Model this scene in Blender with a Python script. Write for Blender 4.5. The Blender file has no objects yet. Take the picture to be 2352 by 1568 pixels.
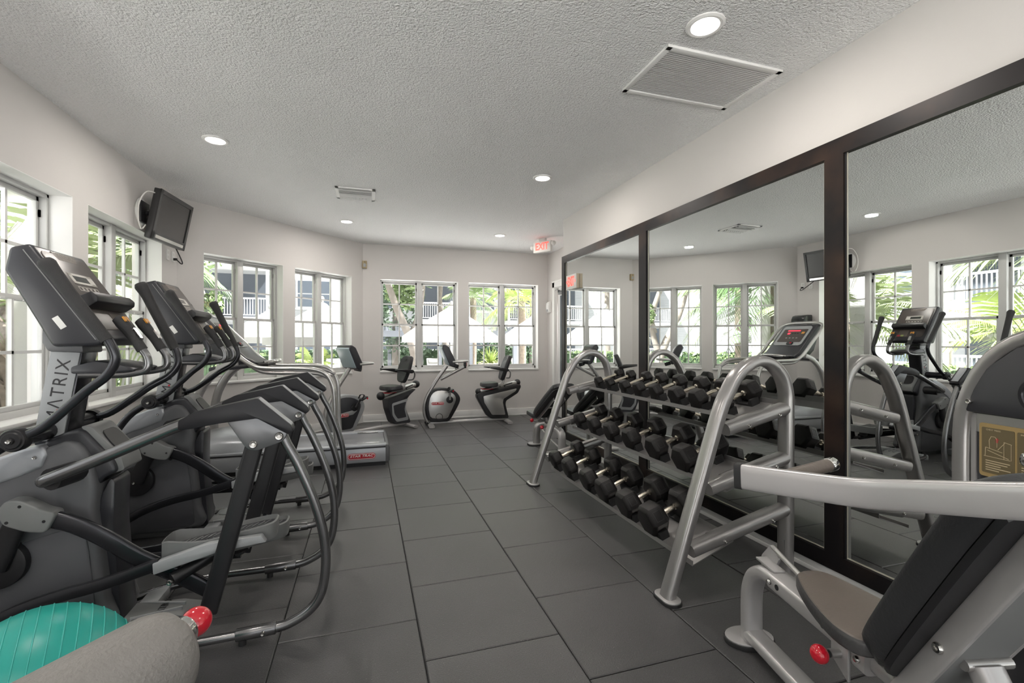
import bpy, bmesh, math, random
from mathutils import Vector, Matrix, Euler
from math import sin, cos, pi, radians, hypot, atan2, sqrt

# ------------------------------------------------------------------ camera, world, light, exposure
SC = bpy.context.scene
C = SC.collection
SC.view_settings.view_transform = 'Standard'
SC.view_settings.look = 'None'
SC.view_settings.gamma = 1.0
SC.view_settings.use_curve_mapping = False
SC.view_settings.exposure = 0.6
SC.cycles.use_denoising = True
SC.cycles.max_bounces = 10
SC.cycles.diffuse_bounces = 6
SC.cycles.glossy_bounces = 6
SC.cycles.transparent_max_bounces = 16
SC.cycles.sample_clamp_indirect = 6.0
SC.cycles.caustics_reflective = False
SC.cycles.caustics_refractive = False

EYE = 1.336
YAW = radians(17.443)
cam_d = bpy.data.cameras.new('camera')
cam_d.sensor_width = 36.0
cam_d.lens = 1067.1 / 2352 * 36.0
cam_d.clip_start = 0.02
cam_d.clip_end = 300
cam = bpy.data.objects.new('camera', cam_d)
C.objects.link(cam)
cam.location = (0, 0, EYE)
cam.rotation_euler = (pi / 2, 0, -YAW)
SC.camera = cam

world = bpy.data.worlds.new('bright_overcast_sky')
SC.world = world
world.use_nodes = True
wn = world.node_tree.nodes
wl = world.node_tree.links
wn.clear()
w_out = wn.new('ShaderNodeOutputWorld')
w_bg = wn.new('ShaderNodeBackground')
w_bg.inputs['Color'].default_value = (0.97, 0.975, 1.0, 1)
w_bg.inputs['Strength'].default_value = 1.3
wl.new(w_bg.outputs[0], w_out.inputs[0])

sun_d = bpy.data.lights.new('sun', 'SUN')
sun_d.energy = 22.0
sun_d.angle = radians(3)
sun_d.color = (1.0, 0.98, 0.96)
sun = bpy.data.objects.new('sun', sun_d)
C.objects.link(sun)
sun.rotation_euler = (radians(8), radians(34), 0)      # high, from the mirror-wall side: no beam reaches a window
LAMP_POWER = 8.0
LAMP_COLOR = (1.0, 0.93, 0.86)

# ------------------------------------------------------------------ materials
MATS = {}
def mat(name, col, rough=0.5, metal=0.0, var=0.06, scale=6.0, bump=0.0, bscale=200.0, emit=None, spec=0.5, coat=0.0):
    """principled material whose colour is gently broken up by noise"""
    m = bpy.data.materials.new(name)
    m.use_nodes = True
    nt = m.node_tree
    N, L = nt.nodes, nt.links
    b = N['Principled BSDF']
    tc = N.new('ShaderNodeTexCoord')
    nz = N.new('ShaderNodeTexNoise')
    nz.inputs['Scale'].default_value = scale
    nz.inputs['Detail'].default_value = 4
    L.new(tc.outputs['Object'], nz.inputs['Vector'])
    mx = N.new('ShaderNodeMix')
    mx.data_type = 'RGBA'
    lo = tuple(max(0.0, c * (1 - var)) for c in col[:3]) + (1,)
    hi = tuple(min(1.0, c * (1 + var)) for c in col[:3]) + (1,)
    mx.inputs[6].default_value = lo
    mx.inputs[7].default_value = hi
    L.new(nz.outputs['Fac'], mx.inputs[0])
    L.new(mx.outputs[2], b.inputs['Base Color'])
    b.inputs['Roughness'].default_value = rough
    b.inputs['Metallic'].default_value = metal
    b.inputs['Specular IOR Level'].default_value = spec
    if coat:
        b.inputs['Coat Weight'].default_value = coat
        b.inputs['Coat Roughness'].default_value = 0.15
    if emit:
        b.inputs['Emission Color'].default_value = tuple(emit[:3]) + (1,)
        b.inputs['Emission Strength'].default_value = emit[3]
    if bump:
        n2 = N.new('ShaderNodeTexNoise')
        n2.inputs['Scale'].default_value = bscale
        n2.inputs['Detail'].default_value = 3
        L.new(tc.outputs['Object'], n2.inputs['Vector'])
        bp = N.new('ShaderNodeBump')
        bp.inputs['Strength'].default_value = bump
        bp.inputs['Distance'].default_value = 0.01
        L.new(n2.outputs['Fac'], bp.inputs['Height'])
        L.new(bp.outputs[0], b.inputs['Normal'])
    MATS[name] = m
    return m

mat('wall_paint', (0.715, 0.69, 0.67), 0.75, var=0.015, scale=3, bump=0.05, bscale=120)
mat('trim_white', (0.86, 0.855, 0.84), 0.45, var=0.02)
mat('ceiling_paint', (0.90, 0.90, 0.897), 0.9, var=0.09, scale=70)  # colour speckle stands in for the shading of the popcorn relief
mat('floor_base', (0.012, 0.012, 0.013), 0.9)
mat('rubber_tile', (0.052, 0.051, 0.053), 0.46, var=0.25, scale=5, bump=0.25, bscale=260, spec=0.55)
mat('bronze_frame', (0.03, 0.022, 0.02), 0.42, 0.35, var=0.3)
mat('mirror_gasket', (0.012, 0.012, 0.014), 0.5)
mat('mirror_edge', (0.62, 0.60, 0.50), 0.3, 0.2)
mat('sash_aluminium', (0.63, 0.63, 0.62), 0.4, 0.12, var=0.04)
mat('sash_white', (0.74, 0.74, 0.73), 0.45, 0.05)
mat('silver_paint', (0.42, 0.41, 0.405), 0.28, 0.7, var=0.04, coat=0.2)
mat('light_silver_paint', (0.50, 0.49, 0.49), 0.32, 0.42, var=0.05, coat=0.2)
mat('charcoal_tube', (0.20, 0.20, 0.205), 0.27, 0.85, var=0.05)
mat('dark_tube', (0.045, 0.046, 0.052), 0.24, 0.6, var=0.08)
mat('black_plastic', (0.014, 0.014, 0.016), 0.42, var=0.1)
mat('graphite_plastic', (0.035, 0.036, 0.042), 0.32, var=0.08, scale=3)
mat('elbow_plastic', (0.012, 0.012, 0.015), 0.33, var=0.08, scale=3, spec=0.35)
mat('plate_metal', (0.20, 0.203, 0.212), 0.36, 0.7, var=0.06)
mat('vinyl_charcoal', (0.055, 0.054, 0.055), 0.42, var=0.12, bump=0.1, bscale=90)
mat('belt_sheen', (0.20, 0.205, 0.22), 0.34, var=0.08)  # lighter than the dark belt: window sheen is put into the colour
mat('panel_grey', (0.095, 0.097, 0.106), 0.40, var=0.06, scale=3)
mat('shroud_grey', (0.12, 0.123, 0.13), 0.42, var=0.06, scale=3)
mat('grey_plastic', (0.20, 0.205, 0.205), 0.45, var=0.05)
mat('pale_grey_plastic', (0.36, 0.375, 0.385), 0.4, var=0.05)
mat('silver_plastic', (0.40, 0.415, 0.44), 0.33, 0.3, var=0.04)
mat('console_face', (0.075, 0.062, 0.057), 0.3, var=0.15)
mat('console_ink', (0.62, 0.60, 0.56), 0.5)
mat('lcd_glass', (0.05, 0.055, 0.05), 0.15)
mat('chrome', (0.78, 0.77, 0.75), 0.12, 1.0, var=0.03)
mat('brushed_steel', (0.60, 0.595, 0.58), 0.28, 0.9, var=0.06)
mat('bolt_steel', (0.55, 0.54, 0.52), 0.22, 1.0)
mat('rubber_black', (0.018, 0.018, 0.019), 0.7, var=0.15)
mat('hex_rubber', (0.012, 0.011, 0.011), 0.40, var=0.2, scale=20, bump=0.08, bscale=300, spec=0.28)
mat('handle_steel', (0.63, 0.57, 0.48), 0.25, 0.95, var=0.12, scale=40)
mat('vinyl_black', (0.030, 0.031, 0.034), 0.38, var=0.15, bump=0.12, bscale=90)
mat('vinyl_brown', (0.150, 0.125, 0.108), 0.34, var=0.15, bump=0.1, bscale=90)
mat('vinyl_grey', (0.225, 0.215, 0.205), 0.5, var=0.08, bump=0.3, bscale=110)
mat('foam_grip', (0.030, 0.030, 0.031), 0.75, var=0.15, bump=0.2, bscale=250)
mat('knob_red', (0.62, 0.012, 0.03), 0.14, var=0.04, coat=0.5)
mat('badge_red', (0.50, 0.02, 0.035), 0.35)
mat('badge_white', (0.82, 0.82, 0.80), 0.4)
mat('orange_button', (0.62, 0.27, 0.03), 0.4, var=0.12)
mat('teal_ball', (0.012, 0.33, 0.28), 0.36, var=0.12, scale=4)
mat('teal_rib', (0.05, 0.42, 0.37), 0.42, var=0.1)
mat('sticker_white', (0.78, 0.78, 0.76), 0.5)
mat('letter_dark', (0.02, 0.02, 0.022), 0.45)
mat('letter_grey', (0.30, 0.28, 0.26), 0.45)
mat('placard_tan', (0.42, 0.30, 0.13), 0.45, var=0.08)
mat('placard_brown', (0.16, 0.125, 0.065), 0.5, var=0.06)
mat('placard_ink', (0.62, 0.52, 0.34), 0.5)
mat('beige_plastic', (0.42, 0.34, 0.20), 0.5, var=0.05)
mat('sign_white', (0.75, 0.74, 0.71), 0.5, var=0.03)
mat('sign_tan', (0.50, 0.42, 0.31), 0.5, var=0.05)
mat('exit_red', (0.8, 0.05, 0.04), 0.5, emit=(1.0, 0.07, 0.05, 1.6))
mat('led_red', (0.5, 0.01, 0.02), 0.4, emit=(1.0, 0.03, 0.06, 1.5))
mat('lamp_lens', (1, 1, 1), 0.4, emit=(1.0, 0.95, 0.88, 9.0))
mat('tv_screen', (0.035, 0.034, 0.034), 0.22, var=0.05)
mat('tv_shell', (0.022, 0.022, 0.023), 0.32, var=0.1)
mat('cable_white', (0.72, 0.71, 0.68), 0.5)
mat('louver_grey', (0.80, 0.80, 0.79), 0.5, var=0.03)
mat('duct_dark', (0.03, 0.03, 0.03), 0.8)
mat('smoke_plastic', (0.03, 0.034, 0.034), 0.15, var=0.1)
mat('pale_blue_plastic', (0.42, 0.52, 0.56), 0.35)
# outdoors
mat('patio_concrete', (0.76, 0.745, 0.73), 0.85, var=0.12, scale=0.6)
mat('pool_water', (0.20, 0.42, 0.50), 0.08, var=0.05)
mat('stucco_white', (0.42, 0.41, 0.40), 0.85, var=0.04, bump=0.3, bscale=30)
mat('house_trim', (0.46, 0.465, 0.47), 0.6)
mat('house_glass', (0.07, 0.085, 0.105), 0.25, var=0.2, scale=0.8)
mat('porch_shade', (0.06, 0.07, 0.085), 0.8, var=0.3, scale=0.7)
mat('rail_white', (0.46, 0.465, 0.47), 0.5)
mat('roof_grey', (0.22, 0.22, 0.23), 0.8)
mat('bark', (0.17, 0.15, 0.13), 0.9, var=0.35, scale=7, bump=0.6, bscale=12)
mat('palm_bark', (0.19, 0.155, 0.125), 0.95, var=0.45, scale=14, bump=0.7, bscale=25)
mat('leaf_green', (0.17, 0.24, 0.10), 0.6, var=0.5, scale=1.5)
mat('leaf_dark', (0.065, 0.11, 0.06), 0.6, var=0.5, scale=1.5)
mat('leaf_lime', (0.34, 0.42, 0.13), 0.6, var=0.35, scale=1.5)
mat('palm_leaf', (0.20, 0.27, 0.12), 0.5, var=0.45, scale=2)
mat('palm_leaf_backlit', (0.075, 0.13, 0.05), 0.5, var=0.5, scale=2)  # fronds seen against the light, their shade put into the green
mat('palm_leaf_pale', (0.30, 0.36, 0.18), 0.5, var=0.35, scale=2)
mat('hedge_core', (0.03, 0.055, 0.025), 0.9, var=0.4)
mat('canvas_white', (0.37, 0.365, 0.355), 0.8, var=0.03)
mat('pole_grey', (0.20, 0.215, 0.25), 0.5, var=0.08)
mat('pole_pale', (0.62, 0.58, 0.50), 0.5)
mat('lounger_white', (0.46, 0.45, 0.43), 0.7, var=0.04)
mat('pot_cream', (0.42, 0.38, 0.34), 0.8, var=0.08)

def tune_ceiling():
    m = MATS['ceiling_paint']
    N, L = m.node_tree.nodes, m.node_tree.links
    b = N['Principled BSDF']
    tc = [n for n in N if n.type == 'TEX_COORD'][0]
    n1 = N.new('ShaderNodeTexNoise'); n1.inputs['Scale'].default_value = 62; n1.inputs['Detail'].default_value = 3; n1.inputs['Roughness'].default_value = 0.65
    v1 = N.new('ShaderNodeTexVoronoi'); v1.inputs['Scale'].default_value = 85
    for n in (n1, v1):
        L.new(tc.outputs['Object'], n.inputs['Vector'])
    ad = N.new('ShaderNodeMath'); ad.operation = 'SUBTRACT'
    L.new(n1.outputs['Fac'], ad.inputs[0]); 
    mu = N.new('ShaderNodeMath'); mu.operation = 'MULTIPLY'; mu.inputs[1].default_value = 0.35
    L.new(v1.outputs['Distance'], mu.inputs[0]); L.new(mu.outputs[0], ad.inputs[1])
    bp = N.new('ShaderNodeBump'); bp.inputs['Strength'].default_value = 0.75; bp.inputs['Distance'].default_value = 0.02
    L.new(ad.outputs[0], bp.inputs['Height']); L.new(bp.outputs[0], b.inputs['Normal'])
tune_ceiling()

def tune_floor():
    """scuffs, mottling and pale rubber crumbs on the tiles"""
    m = MATS['rubber_tile']
    N, L = m.node_tree.nodes, m.node_tree.links
    b = N['Principled BSDF']
    ge = N.new('ShaderNodeNewGeometry')
    n1 = N.new('ShaderNodeTexNoise'); n1.inputs['Scale'].default_value = 2.2; n1.inputs['Detail'].default_value = 6
    n2 = N.new('ShaderNodeTexNoise'); n2.inputs['Scale'].default_value = 170; n2.inputs['Detail'].default_value = 2
    v = N.new('ShaderNodeTexVoronoi'); v.inputs['Scale'].default_value = 38
    for n in (n1, n2, v):
        L.new(ge.outputs['Position'], n.inputs['Vector'])
    oi = N.new('ShaderNodeObjectInfo')
    r1 = N.new('ShaderNodeMapRange'); r1.inputs[1].default_value = 0.3; r1.inputs[2].default_value = 0.7; r1.inputs[3].default_value = 0.75; r1.inputs[4].default_value = 1.3
    L.new(n1.outputs['Fac'], r1.inputs[0])
    r2 = N.new('ShaderNodeMapRange'); r2.inputs[1].default_value = 0.35; r2.inputs[2].default_value = 0.65; r2.inputs[3].default_value = 0.8; r2.inputs[4].default_value = 1.25
    L.new(n2.outputs['Fac'], r2.inputs[0])
    r3 = N.new('ShaderNodeMapRange'); r3.inputs[3].default_value = 0.9; r3.inputs[4].default_value = 1.1
    L.new(oi.outputs['Random'], r3.inputs[0])
    a = N.new('ShaderNodeMath'); a.operation = 'MULTIPLY'; L.new(r1.outputs[0], a.inputs[0]); L.new(r2.outputs[0], a.inputs[1])
    c = N.new('ShaderNodeMath'); c.operation = 'MULTIPLY'; L.new(a.outputs[0], c.inputs[0]); L.new(r3.outputs[0], c.inputs[1])
    mixc = N.new('ShaderNodeVectorMath'); mixc.operation = 'SCALE'; mixc.inputs[0].default_value = (0.046, 0.0448, 0.0462)
    L.new(c.outputs[0], mixc.inputs['Scale'])
    lt = N.new('ShaderNodeMath'); lt.operation = 'LESS_THAN'; lt.inputs[1].default_value = 0.045
    L.new(v.outputs['Distance'], lt.inputs[0])
    mx = N.new('ShaderNodeMix'); mx.data_type = 'RGBA'; mx.inputs[7].default_value = (0.30, 0.30, 0.30, 1)
    L.new(lt.outputs[0], mx.inputs[0]); L.new(mixc.outputs[0], mx.inputs[6])
    L.new(mx.outputs[2], b.inputs['Base Color'])
    rr = N.new('ShaderNodeMapRange'); rr.inputs[1].default_value = 0.3; rr.inputs[2].default_value = 0.7; rr.inputs[3].default_value = 0.34; rr.inputs[4].default_value = 0.40
    L.new(n1.outputs['Fac'], rr.inputs[0]); L.new(rr.outputs[0], b.inputs['Roughness'])
    b.inputs['Specular IOR Level'].default_value = 0.85
    b.inputs['Sheen Weight'].default_value = 0.22
    b.inputs['Sheen Roughness'].default_value = 0.35
tune_floor()

def tune_bronze():
    m = MATS['bronze_frame']
    N, L = m.node_tree.nodes, m.node_tree.links
    b = N['Principled BSDF']
    ge = N.new('ShaderNodeNewGeometry')
    n1 = N.new('ShaderNodeTexNoise'); n1.inputs['Scale'].default_value = 2.6; n1.inputs['Detail'].default_value = 5
    L.new(ge.outputs['Position'], n1.inputs['Vector'])
    cr = N.new('ShaderNodeValToRGB')
    cr.color_ramp.elements[0].position = 0.50; cr.color_ramp.elements[0].color = (0.012, 0.010, 0.011, 1)
    cr.color_ramp.elements[1].position = 0.78; cr.color_ramp.elements[1].color = (0.065, 0.038, 0.027, 1)
    L.new(n1.outputs['Fac'], cr.inputs[0]); L.new(cr.outputs[0], b.inputs['Base Color'])
tune_bronze()

def special():
    m = bpy.data.materials.new('mirror_silver'); m.use_nodes = True; MATS['mirror_silver'] = m
    N, L = m.node_tree.nodes, m.node_tree.links
    b = N['Principled BSDF']
    b.inputs['Base Color'].default_value = (0.87, 0.895, 0.88, 1)
    b.inputs['Metallic'].default_value = 1.0
    b.inputs['Roughness'].default_value = 0.004
    m = bpy.data.materials.new('window_glass'); m.use_nodes = True; MATS['window_glass'] = m
    N, L = m.node_tree.nodes, m.node_tree.links
    N.clear()
    o = N.new('ShaderNodeOutputMaterial'); t = N.new('ShaderNodeBsdfTransparent'); g = N.new('ShaderNodeBsdfGlossy')
    t.inputs[0].default_value = (0.96, 0.98, 0.97, 1); g.inputs['Roughness'].default_value = 0.02
    lw = N.new('ShaderNodeLayerWeight'); lw.inputs['Blend'].default_value = 0.5
    pw = N.new('ShaderNodeMath'); pw.operation = 'POWER'; pw.inputs[1].default_value = 5.0; L.new(lw.outputs['Facing'], pw.inputs[0])
    f = N.new('ShaderNodeMath'); f.operation = 'MULTIPLY_ADD'; f.inputs[1].default_value = 0.55; f.inputs[2].default_value = 0.035; L.new(pw.outputs[0], f.inputs[0])
    mx = N.new('ShaderNodeMixShader')
    L.new(f.outputs[0], mx.inputs[0]); L.new(t.outputs[0], mx.inputs[1]); L.new(g.outputs[0], mx.inputs[2]); L.new(mx.outputs[0], o.inputs[0])
    # lap siding: boards drawn as shallow sawtooth relief by height
    m = mat('lap_siding', (0.36, 0.37, 0.38), 0.7, var=0.03)
    N, L = m.node_tree.nodes, m.node_tree.links
    b = N['Principled BSDF']
    ge = N.new('ShaderNodeNewGeometry'); sp = N.new('ShaderNodeSeparateXYZ'); L.new(ge.outputs['Position'], sp.inputs[0])
    d = N.new('ShaderNodeMath'); d.operation = 'DIVIDE'; d.inputs[1].default_value = 0.17; L.new(sp.outputs['Z'], d.inputs[0])
    fr = N.new('ShaderNodeMath'); fr.operation = 'FRACT'; L.new(d.outputs[0], fr.inputs[0])
    bp = N.new('ShaderNodeBump'); bp.inputs['Distance'].default_value = 0.05; bp.inputs['Strength'].default_value = 1.0; bp.invert = True
    L.new(fr.outputs[0], bp.inputs['Height']); L.new(bp.outputs[0], b.inputs['Normal'])
special()
M = MATS
# ------------------------------------------------------------------ mesh helpers
V = Vector
WM = {}          # world matrix of every root, so that parts can be authored in world space

def catmull(pts, sub):
    if sub <= 1 or len(pts) < 3:
        return [V(p) for p in pts]
    P = [V(p) for p in pts]
    P = [P[0] * 2 - P[1]] + P + [P[-1] * 2 - P[-2]]
    out = []
    for i in range(1, len(P) - 2):
        a, b, c, d = P[i - 1], P[i], P[i + 1], P[i + 2]
        for k in range(sub):
            t = k / sub
            out.append(0.5 * ((2 * b) + (c - a) * t + (2 * a - 5 * b + 4 * c - d) * t * t + (3 * b - a - 3 * c + d) * t ** 3))
    out.append(P[-2])
    return out

def fillet(pts, r, seg=5):
    """round the corners of a polyline"""
    P = [V(p) for p in pts]
    out = [P[0]]
    for i in range(1, len(P) - 1):
        a, b, c = P[i - 1], P[i], P[i + 1]
        u, w = (a - b), (c - b)
        rr = min(r, u.length * 0.49, w.length * 0.49)
        s, e = b + u.normalized() * rr, b + w.normalized() * rr
        for k in range(seg + 1):
            t = k / seg
            out.append(s * (1 - t) ** 2 + b * 2 * t * (1 - t) + e * t * t)
    out.append(P[-1])
    return out

class MB:
    def __init__(s):
        s.bm = bmesh.new()
        s.smooth = []
    def face(s, vs):
        try:
            return s.bm.faces.new(vs)
        except ValueError:
            return None
    def box(s, c, d, rot=None):
        c = V(c); h = V(d) / 2
        R = rot if isinstance(rot, Matrix) else (Euler(rot).to_matrix() if rot else Matrix.Identity(3))
        v = [s.bm.verts.new(c + R @ V((x * h.x, y * h.y, z * h.z))) for x in (-1, 1) for y in (-1, 1) for z in (-1, 1)]
        for f in ((0, 1, 3, 2), (4, 6, 7, 5), (0, 4, 5, 1), (2, 3, 7, 6), (0, 2, 6, 4), (1, 5, 7, 3)):
            s.face([v[i] for i in f])
        return s
    def bx(s, x0, x1, y0, y1, z0, z1):
        return s.box(((x0 + x1) / 2, (y0 + y1) / 2, (z0 + z1) / 2), (abs(x1 - x0), abs(y1 - y0), abs(z1 - z0)))
    def bar(s, a, b, w, h, up=(0, 0, 1)):
        a, b = V(a), V(b); t = (b - a); L = t.length; t.normalize()
        side = t.cross(V(up))
        if side.length < 1e-4: side = t.cross(V((1, 0, 0)))
        side.normalize(); u = side.cross(t)
        R = Matrix((t, side, u)).transposed()
        return s.box((a + b) / 2, (L, w, h), R)
    def prism(s, poly, plane, a, b):
        """extrude a closed 2-D outline; plane names the two drawn axes"""
        def mk(p, q, e):
            return {'XZ': (p, e, q), 'XY': (p, q, e), 'YZ': (e, p, q)}[plane]
        n = len(poly)
        A = [s.bm.verts.new(mk(p, q, a)) for p, q in poly]
        B = [s.bm.verts.new(mk(p, q, b)) for p, q in poly]
        s.face(A); s.face(B[::-1])
        for i in range(n):
            s.face([A[i], B[i], B[(i + 1) % n], A[(i + 1) % n]])
        return s
    def prism3(s, poly, O, ex, ey, ez, a, b):
        O, ex, ey, ez = V(O), V(ex), V(ey), V(ez)
        n = len(poly)
        A = [s.bm.verts.new(O + ex * p + ey * q + ez * a) for p, q in poly]
        B = [s.bm.verts.new(O + ex * p + ey * q + ez * b) for p, q in poly]
        s.face(A); s.face(B[::-1])
        for i in range(n):
            s.face([A[i], B[i], B[(i + 1) % n], A[(i + 1) % n]])
        return s
    def tube(s, path, r, n=12, r2=None, up=(0, 1, 0), sub=1, sq=2.0, caps=True, closed=False):
        """sweep; r = radius in the path plane, r2 = radius along 'up'; lists taper; sq > 2 squares the section"""
        P = catmull(path, sub)
        m = len(P)
        def val(q, i):
            if q is None: return None
            if isinstance(q, (list, tuple)):
                t = i / (m - 1) * (len(q) - 1); k = min(int(t), len(q) - 2); f = t - k
                return q[k] * (1 - f) + q[k + 1] * f
            return q
        upv = V(up).normalized()
        rings = []
        for i in range(m):
            if closed: t = P[(i + 1) % m] - P[i - 1]
            elif i == 0: t = P[1] - P[0]
            elif i == m - 1: t = P[-1] - P[-2]
            else: t = (P[i + 1] - P[i]).normalized() + (P[i] - P[i - 1]).normalized()
            t.normalize()
            side = t.cross(upv)
            if side.length < 0.15:
                side = t.cross(V((1, 0, 0)) if abs(t.x) < 0.8 else V((0, 0, 1)))
            side.normalize(); u = side.cross(t).normalized()
            ra = val(r, i); rb = val(r2, i) if r2 is not None else ra
            ring = []
            for k in range(n):
                a = 2 * pi * k / n + (pi / n)
                ca, sa = cos(a), sin(a)
                e = 2.0 / sq
                x = math.copysign(abs(ca) ** e, ca); y = math.copysign(abs(sa) ** e, sa)
                ring.append(s.bm.verts.new(P[i] + side * (x * ra) + u * (y * rb)))
            rings.append(ring)
        for i in range(m if closed else m - 1):
            A, B = rings[i], rings[(i + 1) % m]
            for k in range(n):
                s.face([A[k], A[(k + 1) % n], B[(k + 1) % n], B[k]])
        if caps and not closed:
            s.face(rings[0][::-1]); s.face(rings[-1])
        return s
    def cyl(s, a, b, r, n=16, r_b=None):
        a, b = V(a), V(b)
        t = (b - a).normalized()
        up = V((0, 0, 1)) if abs(t.z) < 0.9 else V((0, 1, 0))
        return s.tube([a, b], [r, r if r_b is None else r_b], n=n, up=up)
    def lathe(s, prof, c, axis=(0, 0, 1), n=24):
        c, ax = V(c), V(axis).normalized()
        e1 = ax.cross(V((1, 0, 0)) if abs(ax.x) < 0.8 else V((0, 1, 0))).normalized(); e2 = ax.cross(e1)
        rings = []
        for (r, h) in prof:
            if r < 1e-6: rings.append([s.bm.verts.new(c + ax * h)])
            else: rings.append([s.bm.verts.new(c + ax * h + (e1 * cos(2 * pi * k / n) + e2 * sin(2 * pi * k / n)) * r) for k in range(n)])
        for A, B in zip(rings, rings[1:]):
            for k in range(n):
                k2 = (k + 1) % n
                if len(A) == 1 and len(B) == 1: continue
                if len(A) == 1: s.face([A[0], B[k2], B[k]])
                elif len(B) == 1: s.face([A[k], A[k2], B[0]])
                else: s.face([A[k], A[k2], B[k2], B[k]])
        return s
    def ball(s, c, r, n=20, m=12, axis=(0, 0, 1)):
        rr = r if isinstance(r, (tuple, list)) else (r, r)
        prof = [(rr[0] * sin(pi * i / m), -rr[1] * cos(pi * i / m)) for i in range(m + 1)]
        prof[0] = (0, -rr[1]); prof[-1] = (0, rr[1])
        return s.lathe(prof, c, axis, n)
    def loft(s, rings, caps=True):
        """rings: lists of equally many points"""
        R = [[s.bm.verts.new(V(p)) for p in r] for r in rings]
        n = len(R[0])
        for A, B in zip(R, R[1:]):
            for k in range(n):
                s.face([A[k], A[(k + 1) % n], B[(k + 1) % n], B[k]])
        if caps:
            s.face(R[0][::-1]); s.face(R[-1])
        return s
    def quad(s, a, b, c, d):
        s.face([s.bm.verts.new(V(p)) for p in (a, b, c, d)]); return s
    def build(s, name, m, parent=None, bevel=0.0, seg=2, angle=38, label=None, recalc=True):
        bm = s.bm
        if recalc: bmesh.ops.recalc_face_normals(bm, faces=bm.faces[:])
        if bevel:
            es = [e for e in bm.edges if len(e.link_faces) == 2 and e.calc_face_angle(0) > radians(28)]
            bmesh.ops.bevel(bm, geom=es, offset=bevel, offset_type='OFFSET', segments=seg, profile=0.5, affect='EDGES', clamp_overlap=True)
        me = bpy.data.meshes.new(name)
        bm.to_mesh(me); bm.free()
        return finish(me, name, m, parent, angle, label)

def finish(me, name, m, parent=None, angle=38, label=None):
    me.materials.clear()
    me.materials.append(M[m] if isinstance(m, str) else m)
    me.shade_smooth()
    me.set_sharp_from_angle(angle=radians(angle))
    o = bpy.data.objects.new(name, me)
    C.objects.link(o)
    if parent is not None:
        o.parent = parent
        W = WM[parent]
        me.transform(W.inverted())
        WM[o] = W
    else:
        xs = [v.co for v in me.vertices]
        c = V(((min(v.x for v in xs) + max(v.x for v in xs)) / 2, (min(v.y for v in xs) + max(v.y for v in xs)) / 2, min(v.z for v in xs)))
        me.transform(Matrix.Translation(-c)); o.location = c
        WM[o] = Matrix.Translation(c)
    if label: o['label'] = label
    return o

def tag(o, label=None, cat=None, group=None, kind=None):
    if label: o['label'] = label
    if cat: o['category'] = cat
    if group: o['group'] = group
    if kind: o['kind'] = kind
    return o

def root(name, loc, rz=0.0, label=None, cat=None, group=None, kind=None):
    o = bpy.data.objects.new(name, None)
    o.empty_display_size = 0.1
    C.objects.link(o)
    o.location = loc; o.rotation_euler = (0, 0, rz)
    WM[o] = Matrix.Translation(V(loc)) @ Matrix.Rotation(rz, 4, 'Z')
    return tag(o, label, cat, group, kind)

KIDS = {}
def copy_tree(o, parent=None):
    c = o.copy(); C.objects.link(c); c.parent = parent
    for ch in o.children: copy_tree(ch, c)
    return c

def clone(me_obj, name, parent, mtx=None):
    """another object sharing the mesh of me_obj, as a part of parent"""
    o = bpy.data.objects.new(name, me_obj.data); C.objects.link(o)
    o.parent = parent
    if mtx is not None: o.matrix_local = mtx
    WM[o] = WM[parent]
    return o

def text_mesh(txt, size, depth=0.001, spacing=1.0, bold=0.0, shear=0.0):
    cu = bpy.data.curves.new('lettering', 'FONT')
    cu.body = txt; cu.size = size; cu.extrude = depth; cu.align_x = 'CENTER'; cu.align_y = 'CENTER'
    cu.space_character = spacing; cu.offset = bold; cu.shear = shear; cu.resolution_u = 3
    ob = bpy.data.objects.new('lettering', cu); C.objects.link(ob)
    dg = bpy.context.evaluated_depsgraph_get()
    me = bpy.data.meshes.new_from_object(ob.evaluated_get(dg))
    bpy.data.objects.remove(ob); bpy.data.curves.remove(cu)
    return me

def lettering(name, txt, size, O, ex, ey, m, parent, depth=0.0012, spacing=1.0, bold=0.0, sx=1.0, shear=0.0):
    """flat raised letters centred at O, reading along ex with ey up"""
    me = text_mesh(txt, size, depth, spacing, bold, shear)
    ex, ey = V(ex).normalized(), V(ey).normalized(); ez = ex.cross(ey)
    R = Matrix((ex * sx, ey, ez)).transposed().to_4x4()
    me.transform(Matrix.Translation(V(O)) @ R)
    return finish(me, name, m, parent)

def rrect(w, h, r, seg=4):
    out = []
    for cx, cy, a0 in ((w / 2 - r, h / 2 - r, 0), (-w / 2 + r, h / 2 - r, 90), (-w / 2 + r, -h / 2 + r, 180), (w / 2 - r, -h / 2 + r, 270)):
        for k in range(seg + 1):
            a = radians(a0 + 90 * k / seg)
            out.append((cx + r * cos(a), cy + r * sin(a)))
    return out

def smooth_poly(pts, sub=4):
    n = len(pts); out = []
    P = [V((p[0], p[1])) for p in pts]
    for i in range(n):
        a, b, c, d = P[i - 1], P[i], P[(i + 1) % n], P[(i + 2) % n]
        for k in range(sub):
            t = k / sub
            q = 0.5 * ((2 * b) + (c - a) * t + (2 * a - 5 * b + 4 * c - d) * t * t + (3 * b - a - 3 * c + d) * t ** 3)
            out.append((q.x, q.y))
    return out

def round_poly(pts, r, seg=4):
    n = len(pts); out = []
    P = [V((p[0], p[1])) for p in pts]
    for i in range(n):
        a, b, c = P[i - 1], P[i], P[(i + 1) % n]
        u, w = a - b, c - b
        rr = min(r, u.length * 0.45, w.length * 0.45)
        s0, e0 = b + u.normalized() * rr, b + w.normalized() * rr
        for k in range(seg + 1):
            t = k / seg
            q = s0 * (1 - t) ** 2 + b * 2 * t * (1 - t) + e0 * t * t
            out.append((q.x, q.y))
    return out
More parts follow.
